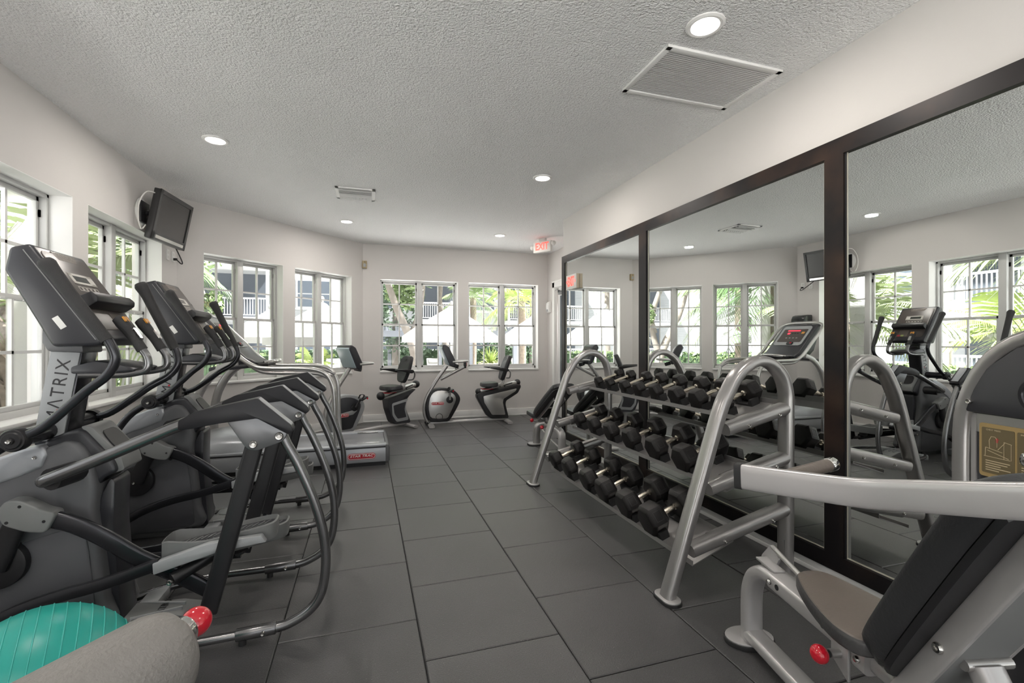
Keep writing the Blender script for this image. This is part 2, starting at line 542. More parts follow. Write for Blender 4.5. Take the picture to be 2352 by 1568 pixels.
# ------------------------------------------------------------------ the room shell
ZC = 2.95            # ceiling height
XM = 2.505           # wall behind the mirrors
TH = 0.26            # wall thickness
SILL, HEAD = 0.84, 2.38
BAY = sqrt(0.5)

def wall(name, A, B, opens=(), ext0=0.0, ext1=0.0, t=TH):
    """wall from A to B, room on the right-hand side of A->B when seen from above is kept clear"""
    A, B = V((A[0], A[1])), V((B[0], B[1]))
    d = (B - A); L = d.length; d.normalize(); n = V((-d.y, d.x))      # n points outwards
    mb = MB()
    def piece(s0, s1, z0, z1):
        if s1 - s0 < 1e-4 or z1 - z0 < 1e-4: return
        c = A + d * ((s0 + s1) / 2) + n * (t / 2)
        R = Matrix(((d.x, n.x, 0), (d.y, n.y, 0), (0, 0, 1)))
        mb.box((c.x, c.y, (z0 + z1) / 2), (s1 - s0, t, z1 - z0), R)
    s = -ext0
    for (a, b, z0, z1) in sorted(opens):
        piece(s, a, -0.1, ZC + 0.02)
        piece(a, b, -0.1, z0)
        piece(a, b, z1, ZC + 0.02)
        s = b
    piece(s, L + ext1, -0.1, ZC + 0.02)
    return tag(mb.build(name, 'wall_paint'), kind='structure')

WIN_L = [(1.26, 2.61), (2.80, 4.15), (4.343, 5.688)]          # along Y on the left wall; the first is unseen, added for its light
WIN_BAY = [(0.285, 1.325), (1.507, 2.547)]
WIN_BACK = [(0.224, 1.538), (1.72, 3.036)]
P_L0, P_L1, P_B1, P_D0 = (-2.02, -2.2), (-2.02, 6.08), (-0.05, 8.05), (3.22, 8.05)
wall('wall_left', P_L0, P_L1, [(a + 2.2, b + 2.2, SILL, HEAD) for a, b in WIN_L], 0.2, 0.10)
wall('wall_bay', P_L1, P_B1, [(a, b, SILL, HEAD) for a, b in WIN_BAY], 0.0, 0.10)
wall('wall_back', P_B1, P_D0, [(a + 0.05, b + 0.05, SILL, HEAD) for a, b in WIN_BACK], 0.0, TH)
wall('wall_door', P_D0, (3.22, 5.69), [(0.37, 1.35, -0.1, 2.30)], 0.0, 0.0)
wall('wall_return', (3.22, 5.69), (XM + 0.03, 5.69), (), 0.2, 0.0, 0.18)
wall('wall_mirror', (XM, 5.69), (XM, -2.2), (), 0.0, 0.2)
ADDED_REAR = [(0.25, 2.15), (2.40, 4.30)]  # openings added behind the camera for daylight
wall('wall_rear', (XM, -2.2), (-2.02, -2.2), [(a, b, 0.12, 2.55) for a, b in ADDED_REAR], 0.2, 0.2)

FP = [(-2.26, -2.4), (2.75, -2.4), (2.75, 5.5), (3.47, 5.5), (3.47, 8.3), (-0.15, 8.3), (-2.26, 6.18)]
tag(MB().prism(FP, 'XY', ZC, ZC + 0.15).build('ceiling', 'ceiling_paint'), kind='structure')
floor = tag(MB().prism(FP, 'XY', -0.12, -0.008).build('floor', 'floor_base'), kind='structure')

# rubber floor tiles in running bond, each one laid by itself
def clip(poly, P, n):
    out = []
    for i in range(len(poly)):
        a, b = poly[i - 1], poly[i]
        da = (a[0] - P[0]) * n[0] + (a[1] - P[1]) * n[1]
        db = (b[0] - P[0]) * n[0] + (b[1] - P[1]) * n[1]
        if (da >= 0) != (db >= 0):
            t = da / (da - db); out.append((a[0] + (b[0] - a[0]) * t, a[1] + (b[1] - a[1]) * t))
        if db >= 0: out.append(b)
    return out
TS = 0.61
G = 0.0028
def tile_mesh(poly):
    """slab with an eased top edge"""
    mb = MB()
    n = len(poly); cx = sum(p[0] for p in poly) / n; cy = sum(p[1] for p in poly) / n
    def ins(p, k):
        v = V((p[0] - cx, p[1] - cy)); L = v.length
        return (p[0] - v.x / L * k, p[1] - v.y / L * k)
    A = [(p[0], p[1], -0.010) for p in poly]; B = [(p[0], p[1], -0.0035) for p in poly]
    D = [(*ins(p, 0.005), 0.0) for p in poly]
    mb.loft([A, B, D])
    return mb
full = None
rng = random.Random(4)
for k in range(-4, 5):
    x0, x1 = 0.2344 + TS * k, 0.2344 + TS * (k + 1)
    base = 1.9647 if k % 2 == 0 else 1.6633
    for j in range(-8, 12):
        y0 = base + TS * j; y1 = y0 + TS
        p = [(x0 + G, y0 + G), (x1 - G, y0 + G), (x1 - G, y1 - G), (x0 + G, y1 - G)]
        q = clip(p, (-2.02, 0), (1, 0)); q = clip(q, (0, 8.05), (0, -1)) if q else q
        q = clip(q, (-2.02, 6.08), (BAY, -BAY)) if q else q
        q = clip(q, (0, -2.2), (0, 1)) if q else q
        q = clip(q, (3.22 if (y0 + y1) / 2 > 5.69 else XM, 0), (-1, 0)) if q else q
        if not q or len(q) < 3: continue
        ar = abs(sum(q[i - 1][0] * q[i][1] - q[i][0] * q[i - 1][1] for i in range(len(q)))) / 2
        if ar < 0.004: continue
        if ar > TS * TS * 0.985:
            if full is None:
                full = tile_mesh([(-TS / 2 + G, -TS / 2 + G), (TS / 2 - G, -TS / 2 + G), (TS / 2 - G, TS / 2 - G), (-TS / 2 + G, TS / 2 - G)]).build('rubber_tile', 'rubber_tile')
                t = full
            else:
                t = bpy.data.objects.new('rubber_tile', full.data); C.objects.link(t)
            W = Matrix.Translation(((x0 + x1) / 2, (y0 + y1) / 2, -0.010 + rng.uniform(-0.0006, 0.0006)))
            t.parent = floor; t.matrix_local = WM[floor].inverted() @ W
        else:
            tile_mesh(q).build('rubber_tile', 'rubber_tile', floor)

# baseboards
def baseboard(name, A, B, h=0.125):
    A, B = V((A[0], A[1])), V((B[0], B[1])); d = (B - A); L = d.length; d.normalize(); n = V((d.y, -d.x))
    R = Matrix(((d.x, n.x, 0), (d.y, n.y, 0), (0, 0, 1)))
    c = A + d * (L / 2) + n * 0.009
    mb = MB().box((c.x, c.y, h / 2), (L, 0.018, h), R)
    c2 = A + d * (L / 2) + n * 0.012
    mb.box((c2.x, c2.y, 0.012), (L, 0.024, 0.024), R)
    return tag(mb.build(name, 'trim_white', bevel=0.003), kind='structure')
baseboard('baseboard_left', P_L0, P_L1)
baseboard('baseboard_bay', P_L1, P_B1)
baseboard('baseboard_back', P_B1, P_D0)
baseboard('baseboard_door', P_D0, (3.22, 7.78))
baseboard('baseboard_mirror', (XM, 5.69), (XM, -2.2), 0.068)

# ------------------------------------------------------------------ windows
class Frame2:
    """wall-aligned frame: s along the wall, t outwards, z up"""
    def __init__(s, A, d):
        s.A, s.d = V((A[0], A[1])), V(d).normalized(); s.n = V((-s.d.y, s.d.x))
        s.R = Matrix(((s.d.x, s.n.x, 0), (s.d.y, s.n.y, 0), (0, 0, 1)))
    def p(s, a, t, z):
        q = s.A + s.d * a + s.n * t
        return V((q.x, q.y, z))
    def box(s, mb, s0, s1, t0, t1, z0, z1):
        return mb.box(s.p((s0 + s1) / 2, (t0 + t1) / 2, (z0 + z1) / 2), (abs(s1 - s0), abs(t1 - t0), abs(z1 - z0)), s.R)

def window(num, F, s0, s1):
    r = root('window_%d' % num, F.p((s0 + s1) / 2, 0, SILL), kind='structure')
    T0 = 0.135
    mb = MB(); fw = 0.028; mid = (s0 + s1) / 2; mw = 0.075
    F.box(mb, s0, s0 + fw, T0, T0 + 0.09, SILL, HEAD); F.box(mb, s1 - fw, s1, T0, T0 + 0.09, SILL, HEAD)
    F.box(mb, s0, s1, T0, T0 + 0.09, HEAD - fw, HEAD); F.box(mb, s0, s1, T0, T0 + 0.09, SILL, SILL + 0.05)
    F.box(mb, mid - mw / 2, mid + mw / 2, T0 - 0.01, T0 + 0.09, SILL, HEAD)
    mb.build('window_frame', 'sash_aluminium', r, bevel=0.003)
    zm = (SILL + 0.05 + HEAD - fw) / 2
    for (a, b) in ((s0 + fw, mid - mw / 2), (mid + mw / 2, s1 - fw)):
        for upper in (0, 1):
            z0, z1 = (zm - 0.015, HEAD - fw) if upper else (SILL + 0.05, zm + 0.02)
            t0 = T0 + (0.045 if upper else 0.012); t1 = t0 + 0.028
            st, rl = 0.028, 0.032
            mb = MB()
            F.box(mb, a, a + st, t0, t1, z0, z1); F.box(mb, b - st, b, t0, t1, z0, z1)
            F.box(mb, a, b, t0, t1, z0, z0 + rl); F.box(mb, a, b, t0, t1, z1 - rl, z1)
            sash = mb.build('sash', 'sash_aluminium', r, bevel=0.002)
            mu = MB(); gm = (a + b) / 2; zz = (z0 + z1) / 2
            F.box(mu, gm - 0.010, gm + 0.010, t0 + 0.003, t1 - 0.003, z0 + rl, z1 - rl)
            F.box(mu, a + st, b - st, t0 + 0.003, t1 - 0.003, zz - 0.010, zz + 0.010)
            mu.build('muntin', 'sash_white', sash)
            tg = (t0 + t1) / 2
            for (pa, pb) in ((a + st, gm - 0.010), (gm + 0.010, b - st)):
                for (qa, qb) in ((z0 + rl, zz - 0.010), (zz + 0.010, z1 - rl)):
                    MB().quad(F.p(pa, tg, qa), F.p(pb, tg, qa), F.p(pb, tg, qb), F.p(pa, tg, qb)).build('pane', 'window_glass', sash)
            lt = MB()
            for f in (0.33, 0.67):
                F.box(lt, a + (b - a) * f - 0.018, a + (b - a) * f + 0.018, t0 - 0.008, t0, z1 - rl - 0.004, z1 - rl + 0.012) if not upper else F.box(lt, b - 0.012, b + 0.004, t0 - 0.012, t0 - 0.002, z1 - 0.14, z1 - 0.09)
            lt.build('latch', 'sash_white', sash)
    mb = MB()
    F.box(mb, s0 - 0.002, s1 + 0.002, -0.02, T0 + 0.02, SILL - 0.022, SILL + 0.004)
    mb.build('window_sill', 'trim_white', r, bevel=0.004)
    mb = MB()
    F.box(mb, s0, s0 + 0.004, 0, T0, SILL, HEAD); F.box(mb, s1 - 0.004, s1, 0, T0, SILL, HEAD); F.box(mb, s0, s1, 0, T0, HEAD - 0.004, HEAD)
    mb.build('reveal', 'trim_white', r)
    return r

FL = Frame2(P_L0, (0, 1)); FB = Frame2(P_L1, (1, 1)); FK = Frame2(P_B1, (1, 0))
wi = 1
for a, b in WIN_L: window(wi, FL, a + 2.2, b + 2.2); wi += 1
for a, b in WIN_BAY: window(wi, FB, a, b); wi += 1
for a, b in WIN_BACK: window(wi, FK, a + 0.05, b + 0.05); wi += 1

def added_glazing(num, F, s0, s1, z0, z1):
    # tall glass panel added in the unseen rear wall to bring daylight to the ceiling
    r = root('window_%d' % num, F.p((s0 + s1) / 2, 0, z0), kind='structure')
    mb = MB(); fw = 0.05
    F.box(mb, s0, s0 + fw, 0.08, 0.14, z0, z1); F.box(mb, s1 - fw, s1, 0.08, 0.14, z0, z1)
    F.box(mb, s0, s1, 0.08, 0.14, z0, z0 + fw); F.box(mb, s0, s1, 0.08, 0.14, z1 - fw, z1)
    mid = (s0 + s1) / 2
    F.box(mb, mid - 0.035, mid + 0.035, 0.08, 0.14, z0, z1)
    mb.build('window_frame', 'sash_aluminium', r, bevel=0.003)
    for a, b in ((s0 + fw, mid - 0.035), (mid + 0.035, s1 - fw)):
        MB().quad(F.p(a, 0.11, z0 + fw), F.p(b, 0.11, z0 + fw), F.p(b, 0.11, z1 - fw), F.p(a, 0.11, z1 - fw)).build('pane', 'window_glass', r)
FR = Frame2((XM, -2.2), (-1, 0))
for a, b in ADDED_REAR: added_glazing(wi, FR, a, b, 0.12, 2.55); wi += 1

# ------------------------------------------------------------------ door in the alcove, behind the end of the mirror
def door():
    r = root('door_1', (3.22, 7.2, 0), kind='structure')
    y0, y1, zt = 6.70, 7.68, 2.30
    mb = MB()
    mb.bx(3.26, 3.30, y0 + 0.02, y1 - 0.02, 0.005, zt - 0.02)
    leaf = mb.build('door_leaf', 'trim_white', r, bevel=0.004)
    gl = MB().bx(3.255, 3.262, y0 + 0.14, y1 - 0.14, 0.35, zt - 0.16)
    gl.build('door_pane', 'house_glass', leaf)
    mb = MB()
    for a, b in ((y0 - 0.085, y0 + 0.01), (y1 - 0.01, y1 + 0.085)):
        mb.bx(3.198, 3.225, a, b, 0.0, zt + 0.09)
    mb.bx(3.198, 3.225, y0 - 0.085, y1 + 0.085, zt - 0.005, zt + 0.09)
    mb.bx(3.19, 3.225, y0 - 0.10, y1 + 0.10, zt + 0.09, zt + 0.115)
    mb.bx(3.22, 3.40, y1 - 0.012, y1 + 0.006, 0, zt); mb.bx(3.22, 3.40, y0 - 0.006, y0 + 0.012, 0, zt); mb.bx(3.22, 3.40, y0, y1, zt - 0.01, zt + 0.01)
    mb.build('door_casing', 'trim_white', r, bevel=0.004)
    mb = MB().bx(3.20, 3.26, 7.22, 7.50, zt - 0.14, zt - 0.085)
    mb.tube([(3.20, 7.50, zt - 0.10), (3.13, 7.34, zt - 0.075), (3.20, 7.62, zt - 0.055)], 0.010, n=6, up=(0, 0, 1))
    mb.cyl((3.23, 7.52, zt - 0.14), (3.23, 7.52, zt - 0.06), 0.022, 10)
    mb.build('door_closer', 'grey_plastic', r, bevel=0.004)
    MB().tube([(3.26, 6.80, 1.05), (3.20, 6.80, 1.05), (3.20, 6.92, 1.05)], 0.011, n=8, up=(0, 0, 1)).build('door_handle', 'brushed_steel', leaf)
door()

# ------------------------------------------------------------------ wall mirror: bronze frame, three glass panels in view
def mirrors():
    r = root('wall_mirror_panel', (XM, 2.8, 0.07), 0, 'tall wall mirror of large glass panels in a dark bronze steel frame', 'mirror')
    x0, x1 = 2.470, XM
    zb, zt = 0.068, 2.452
    stiles = [(5.575, 5.668), (3.728, 3.848), (1.866, 1.974), (0.0, 0.11), (-1.86, -1.75)]
    for (a, b) in stiles:
        MB().bx(x0, x1, a, b, zb + 0.088, zt - 0.092).build('stile', 'bronze_frame', r)
    MB().bx(x0, x1, -1.86, 5.668, zt - 0.092, zt).build('top_rail', 'bronze_frame', r)
    MB().bx(x0, x1, -1.86, 5.668, zb, zb + 0.088).build('bottom_rail', 'bronze_frame', r)
    for (a, b) in zip(stiles, stiles[1:]):
        ya, yb = b[1], a[0]
        MB().bx(2.488, 2.500, ya - 0.005, yb + 0.005, zb + 0.085, zt - 0.088).build('mirror_glass', 'mirror_silver', r)
        # pale polished edges and black gasket lines round each sheet
        e = MB()
        e.bx(2.484, 2.488, ya + 0.010, ya + 0.014, zb + 0.09, zt - 0.093); e.bx(2.484, 2.488, yb - 0.0125, yb - 0.010, zb + 0.09, zt - 0.093)
        e.bx(2.484, 2.488, ya, yb, zb + 0.092, zb + 0.097)
        e.build('glass_edge', 'mirror_edge', r)
        g = MB()
        g.bx(2.480, 2.4885, ya, ya + 0.010, zb + 0.088, zt - 0.092); g.bx(2.480, 2.4885, yb - 0.010, yb, zb + 0.088, zt - 0.092)
        g.build('gasket', 'mirror_gasket', r)
mirrors()

# ------------------------------------------------------------------ ceiling fittings
def downlight(x, y, label):
    r = root('downlight', (x, y, ZC), 0, label, 'ceiling light', 'round recessed downlights')
    MB().lathe([(0.066, -0.002), (0.070, -0.010), (0.084, -0.012), (0.094, -0.006), (0.096, 0.004)], (x, y, ZC), (0, 0, 1), 32).build('trim_ring', 'trim_white', r)
    MB().lathe([(0.0, -0.0135), (0.04, -0.013), (0.060, -0.010), (0.068, -0.003), (0.068, 0.002)], (x, y, ZC), (0, 0, 1), 32).build('lens', 'lamp_lens', r)
    ld = bpy.data.lights.new('lamp', 'AREA'); ld.shape = 'DISK'; ld.size = 0.13; ld.energy = LAMP_POWER; ld.color = LAMP_COLOR
    lo = bpy.data.objects.new('lamp', ld); C.objects.link(lo); lo.parent = r
    lo.location = (0, 0, -0.020)
    return r
for x, y, l in ((1.65, 1.965, 'round recessed downlight in the ceiling beside the large return grille'),
                (-1.15, 4.26, 'round recessed downlight between the wall television and the small square vent'),
                (1.66, 4.28, 'round recessed downlight above the dumbbell rack'),
                (-0.25, 6.62, 'round recessed downlight near the bay corner, between the vent and the beige sensor'),
                (1.94, 6.79, 'round recessed downlight beside the ceiling exit sign'),
                (-1.15, 1.965, 'round recessed downlight above the green exercise ball'),
                (-1.15, -0.4, 'round recessed downlight by the left wall, behind the leg machine'),
                (1.65, -0.4, 'round recessed downlight by the mirror wall, behind the chest press')):
    downlight(x, y, l)

def return_grille():
    x0, x1, y0, y1 = 1.565, 2.365, 2.15, 2.632
    r = root('return_air_grille', ((x0 + x1) / 2, (y0 + y1) / 2, ZC), 0, 'large rectangular white return air grille with close louvers in the ceiling', 'vent')
    mb = MB(); f = 0.032; z0, z1 = ZC - 0.014, ZC + 0.002
    mb.bx(x0, x1, y0, y0 + f, z0, z1); mb.bx(x0, x1, y1 - f, y1, z0, z1); mb.bx(x0, x0 + f, y0, y1, z0, z1); mb.bx(x1 - f, x1, y0, y1, z0, z1)
    mb.build('grille_frame', 'trim_white', r, bevel=0.002)
    MB().bx(x0 + f, x1 - f, y0 + f, y1 - f, ZC - 0.0012, ZC - 0.0002).build('backing', 'duct_dark', r)
    n = 27; first = None
    for i in range(n):
        y = y0 + f + (y1 - y0 - 2 * f) * (i + 0.5) / n
        if first is None:
            first = MB().box(((x0 + x1) / 2, y, ZC - 0.0095), (x1 - x0 - 2 * f, 0.0118, 0.0012), (radians(6), 0, 0)).build('louver', 'louver_grey', r)
            y_first = y
        else: clone(first, 'louver', r, Matrix.Translation((0, y - y_first, 0)))
    for px, py in ((x0 + 0.05, y0 + 0.016), (x1 - 0.05, y0 + 0.016), (x0 + 0.05, y1 - 0.016), (x1 - 0.05, y1 - 0.016), (x0 + 0.016, (y0 + y1) / 2), (x1 - 0.016, (y0 + y1) / 2)):
        MB().cyl((px, py, ZC - 0.0118), (px, py, ZC - 0.009), 0.004, 8).build('screw', 'bolt_steel', r)
return_grille()

def supply_vent():
    x0, x1, y0, y1 = -0.31, 0.095, 5.15, 5.55
    r = root('supply_air_vent', (-0.107, 5.35, ZC), 0, 'small square white supply air vent with open curved blades in the ceiling', 'vent')
    mb = MB(); f = 0.035; z0, z1 = ZC - 0.012, ZC + 0.002
    mb.bx(x0, x1, y0, y0 + f, z0, z1); mb.bx(x0, x1, y1 - f, y1, z0, z1); mb.bx(x0, x0 + f, y0, y1, z0, z1); mb.bx(x1 - f, x1, y0, y1, z0, z1)
    mb.build('vent_frame', 'trim_white', r, bevel=0.002)
    MB().bx(x0 + f, x1 - f, y0 + f, y1 - f, ZC - 0.0012, ZC - 0.0002).build('backing', 'duct_dark', r)
    for i, (y, a) in enumerate(((5.20, 50), (5.255, 48), (5.31, 44), (5.385, -40), (5.44, -46), (5.49, -50))):
        MB().box(((x0 + x1) / 2, y, ZC - 0.014), (x1 - x0 - 2 * f, 0.045, 0.0025), (radians(a), 0, 0)).build('blade', 'louver_grey', r)
    first = None
    for i in range(9):
        x = x0 + f + 0.02 + i * 0.036
        if first is None: first = MB().bx(x, x + 0.006, y1 - f - 0.10, y1 - f - 0.01, ZC - 0.025, ZC - 0.002).build('fin', 'louver_grey', r); xf = x
        else: clone(first, 'fin', r, Matrix.Translation((x - xf, 0, 0)))
supply_vent()

# ------------------------------------------------------------------ exit signs, sensors and other wall fittings
def exit_sign_ceiling():
    a, b = V((2.555, 6.945)), V((2.735, 6.665))
    d = (b - a).normalized(); n = V((d.y, -d.x))         # n faces the room
    if n.x > 0: n = -n
    c = (a + b) / 2; w = (b - a).length; z0, z1 = 2.735, 2.905
    r = root('exit_sign', (c.x, c.y, z0), 0, 'white box exit sign with red letters and two lamp heads hung from the ceiling', 'exit sign')
    R = Matrix(((d.x, n.x, 0), (d.y, n.y, 0), (0, 0, 1)))
    MB().box((c.x, c.y, (z0 + z1) / 2), (w, 0.055, z1 - z0), R).build('housing', 'sign_white', r, bevel=0.004)
    MB().box((c.x, c.y, z1 + 0.022), (0.12, 0.05, 0.05), R).build('canopy', 'sign_white', r, bevel=0.004)
    o = V((c.x, c.y, (z0 + z1) / 2)) + V((n.x, n.y, 0)) * 0.028
    lettering('letters', 'EXIT', 0.155, o, (d.x, d.y, 0), (0, 0, 1), 'exit_red', r, 0.001, 1.0, 0.004, 0.80)
    o2 = V((c.x, c.y, (z0 + z1) / 2)) - V((n.x, n.y, 0)) * 0.028
    lettering('letters', 'EXIT', 0.155, o2, (-d.x, -d.y, 0), (0, 0, 1), 'exit_red', r, 0.001, 1.0, 0.004, 0.80)
    for sgn, s in ((-1, a), (1, b)):
        p = V((s.x, s.y, 0)) + V((d.x, d.y, 0)) * sgn * 0.035
        zc = z0 + (0.09 if sgn < 0 else 0.12)
        h = MB().lathe([(0.0, 0.035), (0.020, 0.033), (0.034, 0.020), (0.038, 0.0), (0.030, -0.018), (0.0, -0.026)], (p.x, p.y, zc), (n.x * 0.7 + d.x * sgn * 0.5, n.y * 0.7 + d.y * sgn * 0.5, -0.5), 16)
        lamp = h.build('lamp_head', 'sign_white', r)
        q = V((s.x, s.y, 0))
        MB().cyl((q.x - d.x * sgn * 0.01, q.y - d.y * sgn * 0.01, zc), (p.x, p.y, zc), 0.010, 8).build('lamp_arm', 'sign_white', r)
exit_sign_ceiling()

def exit_sign_mirror():
    y0, y1, z0, z1 = 5.165, 5.450, 1.990, 2.168
    x0, x1 = 2.436, 2.488
    r = root('exit_sign', (2.46, 5.31, z0), 0, 'exit sign with red letters and chevrons mounted flat on the mirror', 'exit sign')
    MB().bx(x0 + 0.012, x1, y0, y1, z0, z1).build('housing', 'sign_tan', r, bevel=0.003)
    MB().bx(x0 + 0.001, x0 + 0.014, y0 - 0.001, y1 + 0.001, z0 - 0.001, z1 + 0.001).build('face_plate', 'sign_white', r, bevel=0.003)
    o = V((x0, (y0 + y1) / 2, (z0 + z1) / 2))
    lettering('letters', 'EXIT', 0.160, o, (0, -1, 0), (0, 0, 1), 'exit_red', r, 0.001, 1.0, 0.004, 0.58)
    for s, ch in ((1, '<'), (-1, '>')):
        lettering('chevron', ch, 0.085, o + V((0, s * 0.122, 0)), (0, -1, 0), (0, 0, 1), 'exit_red', r, 0.001, 1.0, 0.001, 0.5)
exit_sign_mirror()

def motion_sensor():
    r = root('motion_sensor', (-0.022, 8.03, 2.56), 0, 'small beige motion sensor box high in the bay corner', 'sensor')
    MB().box((-0.022, 8.028, 2.602), (0.072, 0.05, 0.125)).build('case', 'beige_plastic', r, bevel=0.006)
    MB().box((-0.022, 8.000, 2.588), (0.042, 0.012, 0.055)).build('lens', 'pale_grey_plastic', r, bevel=0.004)
    MB().box((-0.022, 8.001, 2.640), (0.022, 0.006, 0.008)).build('indicator', 'letter_dark', r)
motion_sensor()

def door_chime():
    r = root('chime_box', (3.20, 7.92, 1.86), 0, 'white curved chime box on the wall between the back window and the door', 'chime')
    poly = [(3.221, 1.865), (3.185, 1.865), (3.165, 1.90), (3.158, 1.97), (3.166, 2.04), (3.190, 2.065), (3.221, 2.065)]
    MB().prism(poly, 'XZ', 7.86, 7.985).build('case', 'trim_white', r, bevel=0.006)
    MB().bx(3.160, 3.176, 7.885, 7.955, 1.885, 1.925).build('button', 'pale_grey_plastic', r, bevel=0.003)
door_chime()
# ------------------------------------------------------------------ elliptical trainers (built once, copied once)
def bolt(parent, c, axis, r=0.016, name='bolt', m='bolt_steel'):
    c = V(c); a = V(axis).normalized()
    return MB().lathe([(0, 0.004), (r * 0.35, 0.004), (r * 0.4, 0.0075), (r * 0.75, 0.0085), (r * 0.95, 0.004), (r, -0.004)], c, a, 14).build(name, m, parent)

def make_elliptical():
    Yc = 2.62
    r = root('elliptical_trainer', (-0.95, Yc, 0), 0, 'graphite elliptical trainer beside the green exercise ball', 'elliptical', 'elliptical trainers facing the window wall')
    # --- flywheel housing
    side = [(-1.78, 0.10), (-1.80, 0.30), (-1.80, 0.48), (-1.74, 0.62), (-1.62, 0.74), (-1.47, 0.83), (-1.32, 0.875), (-1.22, 0.905), (-1.16, 0.84), (-1.13, 0.70),
            (-1.14, 0.58), (-1.115, 0.40), (-1.095, 0.20), (-1.085, 0.06), (-1.45, 0.045), (-1.66, 0.05)]
    sp = smooth_poly(side, 3)
    hb = MB().prism(sp, 'XZ', Yc - 0.135, Yc + 0.135).build('housing', 'shroud_grey', r, bevel=0.022, seg=3)
    for s in (-1, 1):
        # panel seam and the darker lower half
        low = [(-1.76, 0.12), (-1.78, 0.42), (-1.45, 0.47), (-1.17, 0.545), (-1.15, 0.42), (-1.13, 0.20), (-1.12, 0.08), (-1.45, 0.065), (-1.66, 0.07)]
        MB().prism(round_poly(low, 0.03), 'XZ', Yc + s * 0.132, Yc + s * 0.141).build('side_panel', 'panel_grey', hb, bevel=0.003)
        MB().cyl((-1.26, Yc + s * 0.139, 0.545), (-1.26, Yc + s * 0.145, 0.545), 0.012, 10).build('panel_screw', 'black_plastic', hb)
    top = [(-1.79, 0.50), (-1.74, 0.63), (-1.62, 0.755), (-1.47, 0.848), (-1.315, 0.895), (-1.312, 0.80), (-1.48, 0.735), (-1.64, 0.63), (-1.76, 0.47)]
    MB().prism(smooth_poly(top, 2), 'XZ', Yc - 0.142, Yc + 0.142).build('top_cover', 'silver_plastic', r, bevel=0.018, seg=3)
    for s in (-1, 1): bolt(r, (-1.335, Yc + s * 0.143, 0.845), (0, s, 0), 0.008)
    # collar and cup holder looking at the user
    col = [(-1.33, 0.80), (-1.33, 0.905), (-1.24, 0.945), (-1.19, 0.950), (-1.075, 0.80), (-1.062, 0.752), (-1.12, 0.725), (-1.17, 0.62), (-1.26, 0.66)]
    MB().prism(round_poly(col, 0.02), 'XZ', Yc - 0.105, Yc + 0.105).build('collar', 'graphite_plastic', r, bevel=0.02, seg=3)
    cup = [(-1.205, 0.962), (-1.165, 0.958), (-1.055, 0.812), (-1.042, 0.757), (-1.085, 0.742), (-1.10, 0.80)]
    cu = MB().prism(round_poly(cup, 0.012), 'XZ', Yc - 0.088, Yc + 0.088).build('bottle_holder', 'grey_plastic', r, bevel=0.012)
    R = Euler((0, radians(-53.6 + 180), 0)).to_matrix()
    d = V((0.11, 0, -0.146)).normalized(); nrm = V((0.146, 0, 0.11)).normalized()
    cc = V((-1.110, Yc, 0.888)) + nrm * 0.0
    MB().prism3(smooth_poly([(-0.068, -0.03), (-0.055, 0.045), (0, 0.055), (0.055, 0.045), (0.068, -0.03), (0.04, -0.06), (-0.04, -0.06)], 3), cc, (0, 1, 0), -d, nrm, -0.004, 0.004).build('bottle_well', 'black_plastic', cu)
    MB().prism(round_poly([(-1.155, 0.60), (-1.10, 0.72), (-1.085, 0.70), (-1.09, 0.50), (-1.07, 0.20), (-1.055, 0.04), (-1.13, 0.04)], 0.02), 'XZ', Yc - 0.075, Yc + 0.075).build('rear_column', 'graphite_plastic', r, bevel=0.015)
    # --- mast with brand lettering
    mast = [(-1.385, 0.88), (-1.318, 1.32), (-1.205, 1.31), (-1.272, 0.88)]
    ms = MB().prism(mast, 'XZ', Yc - 0.062, Yc + 0.062).build('mast', 'dark_tube', r, bevel=0.010)
    for s in (-1, 1):
        MB().prism([(-1.383, 0.90), (-1.318, 1.31), (-1.212, 1.302), (-1.278, 0.90)], 'XZ', Yc + s * 0.060, Yc + s * 0.070).build('mast_cover', 'pale_grey_plastic', ms, bevel=0.003)
        up = V((0.068, 0, 0.41)).normalized()
        o = V((-1.292, Yc + s * 0.0702, 1.118))
        left = V((up.z * s, 0, -up.x * s))
        lettering('lettering', 'M\u039bTRIX', 0.070, o, up, left, 'letter_dark', ms, 0.0008, 1.16, 0.0, 1.0)
        MB().cyl(o + up * -0.084 + left * -0.012, o + up * -0.084 + left * -0.012 + V((0, s * 0.0012, 0)), 0.006, 10).build('red_dot', 'knob_red', ms)
    # --- console
    con = [(-1.395, 1.725), (-1.327, 1.744), (-1.068, 1.352), (-1.088, 1.318), (-1.252, 1.312), (-1.412, 1.628)]
    cb = MB().prism(con, 'XZ', Yc - 0.192, Yc + 0.192).build('console', 'graphite_plastic', r, bevel=0.016, seg=3)
    f = V((1.744 - 1.352, 0, 1.327 - 1.068)).normalized()           # outward normal of the face
    dn = V((-1.068 + 1.327, 0, 1.352 - 1.744)).normalized()          # down the face
    fo = V((-1.327, Yc, 1.744))
    def on(a, y, h=0.0): return fo + dn * a + V((0, y, 0)) + f * h
    ey = (-dn)
    MB().prism3(rrect(0.335, 0.40, 0.03), on(0.228, 0), (0, 1, 0), ey, f, -0.004, 0.003).build('face_plate', 'console_face', cb, bevel=0.001)
    lettering('lettering', 'M\u039bTRIX', 0.030, on(0.036, 0.0, 0.0035), (0, 1, 0), ey, 'letter_grey', cb, 0.0008, 1.1)
    MB().prism3([(-0.085, 0.016), (0.085, 0.016), (0.068, -0.024), (-0.068, -0.024)], on(0.036, 0), (0, 1, 0), ey, f, 0.0, 0.0034).build('name_plate', 'vinyl_brown', cb)
    frame = MB()
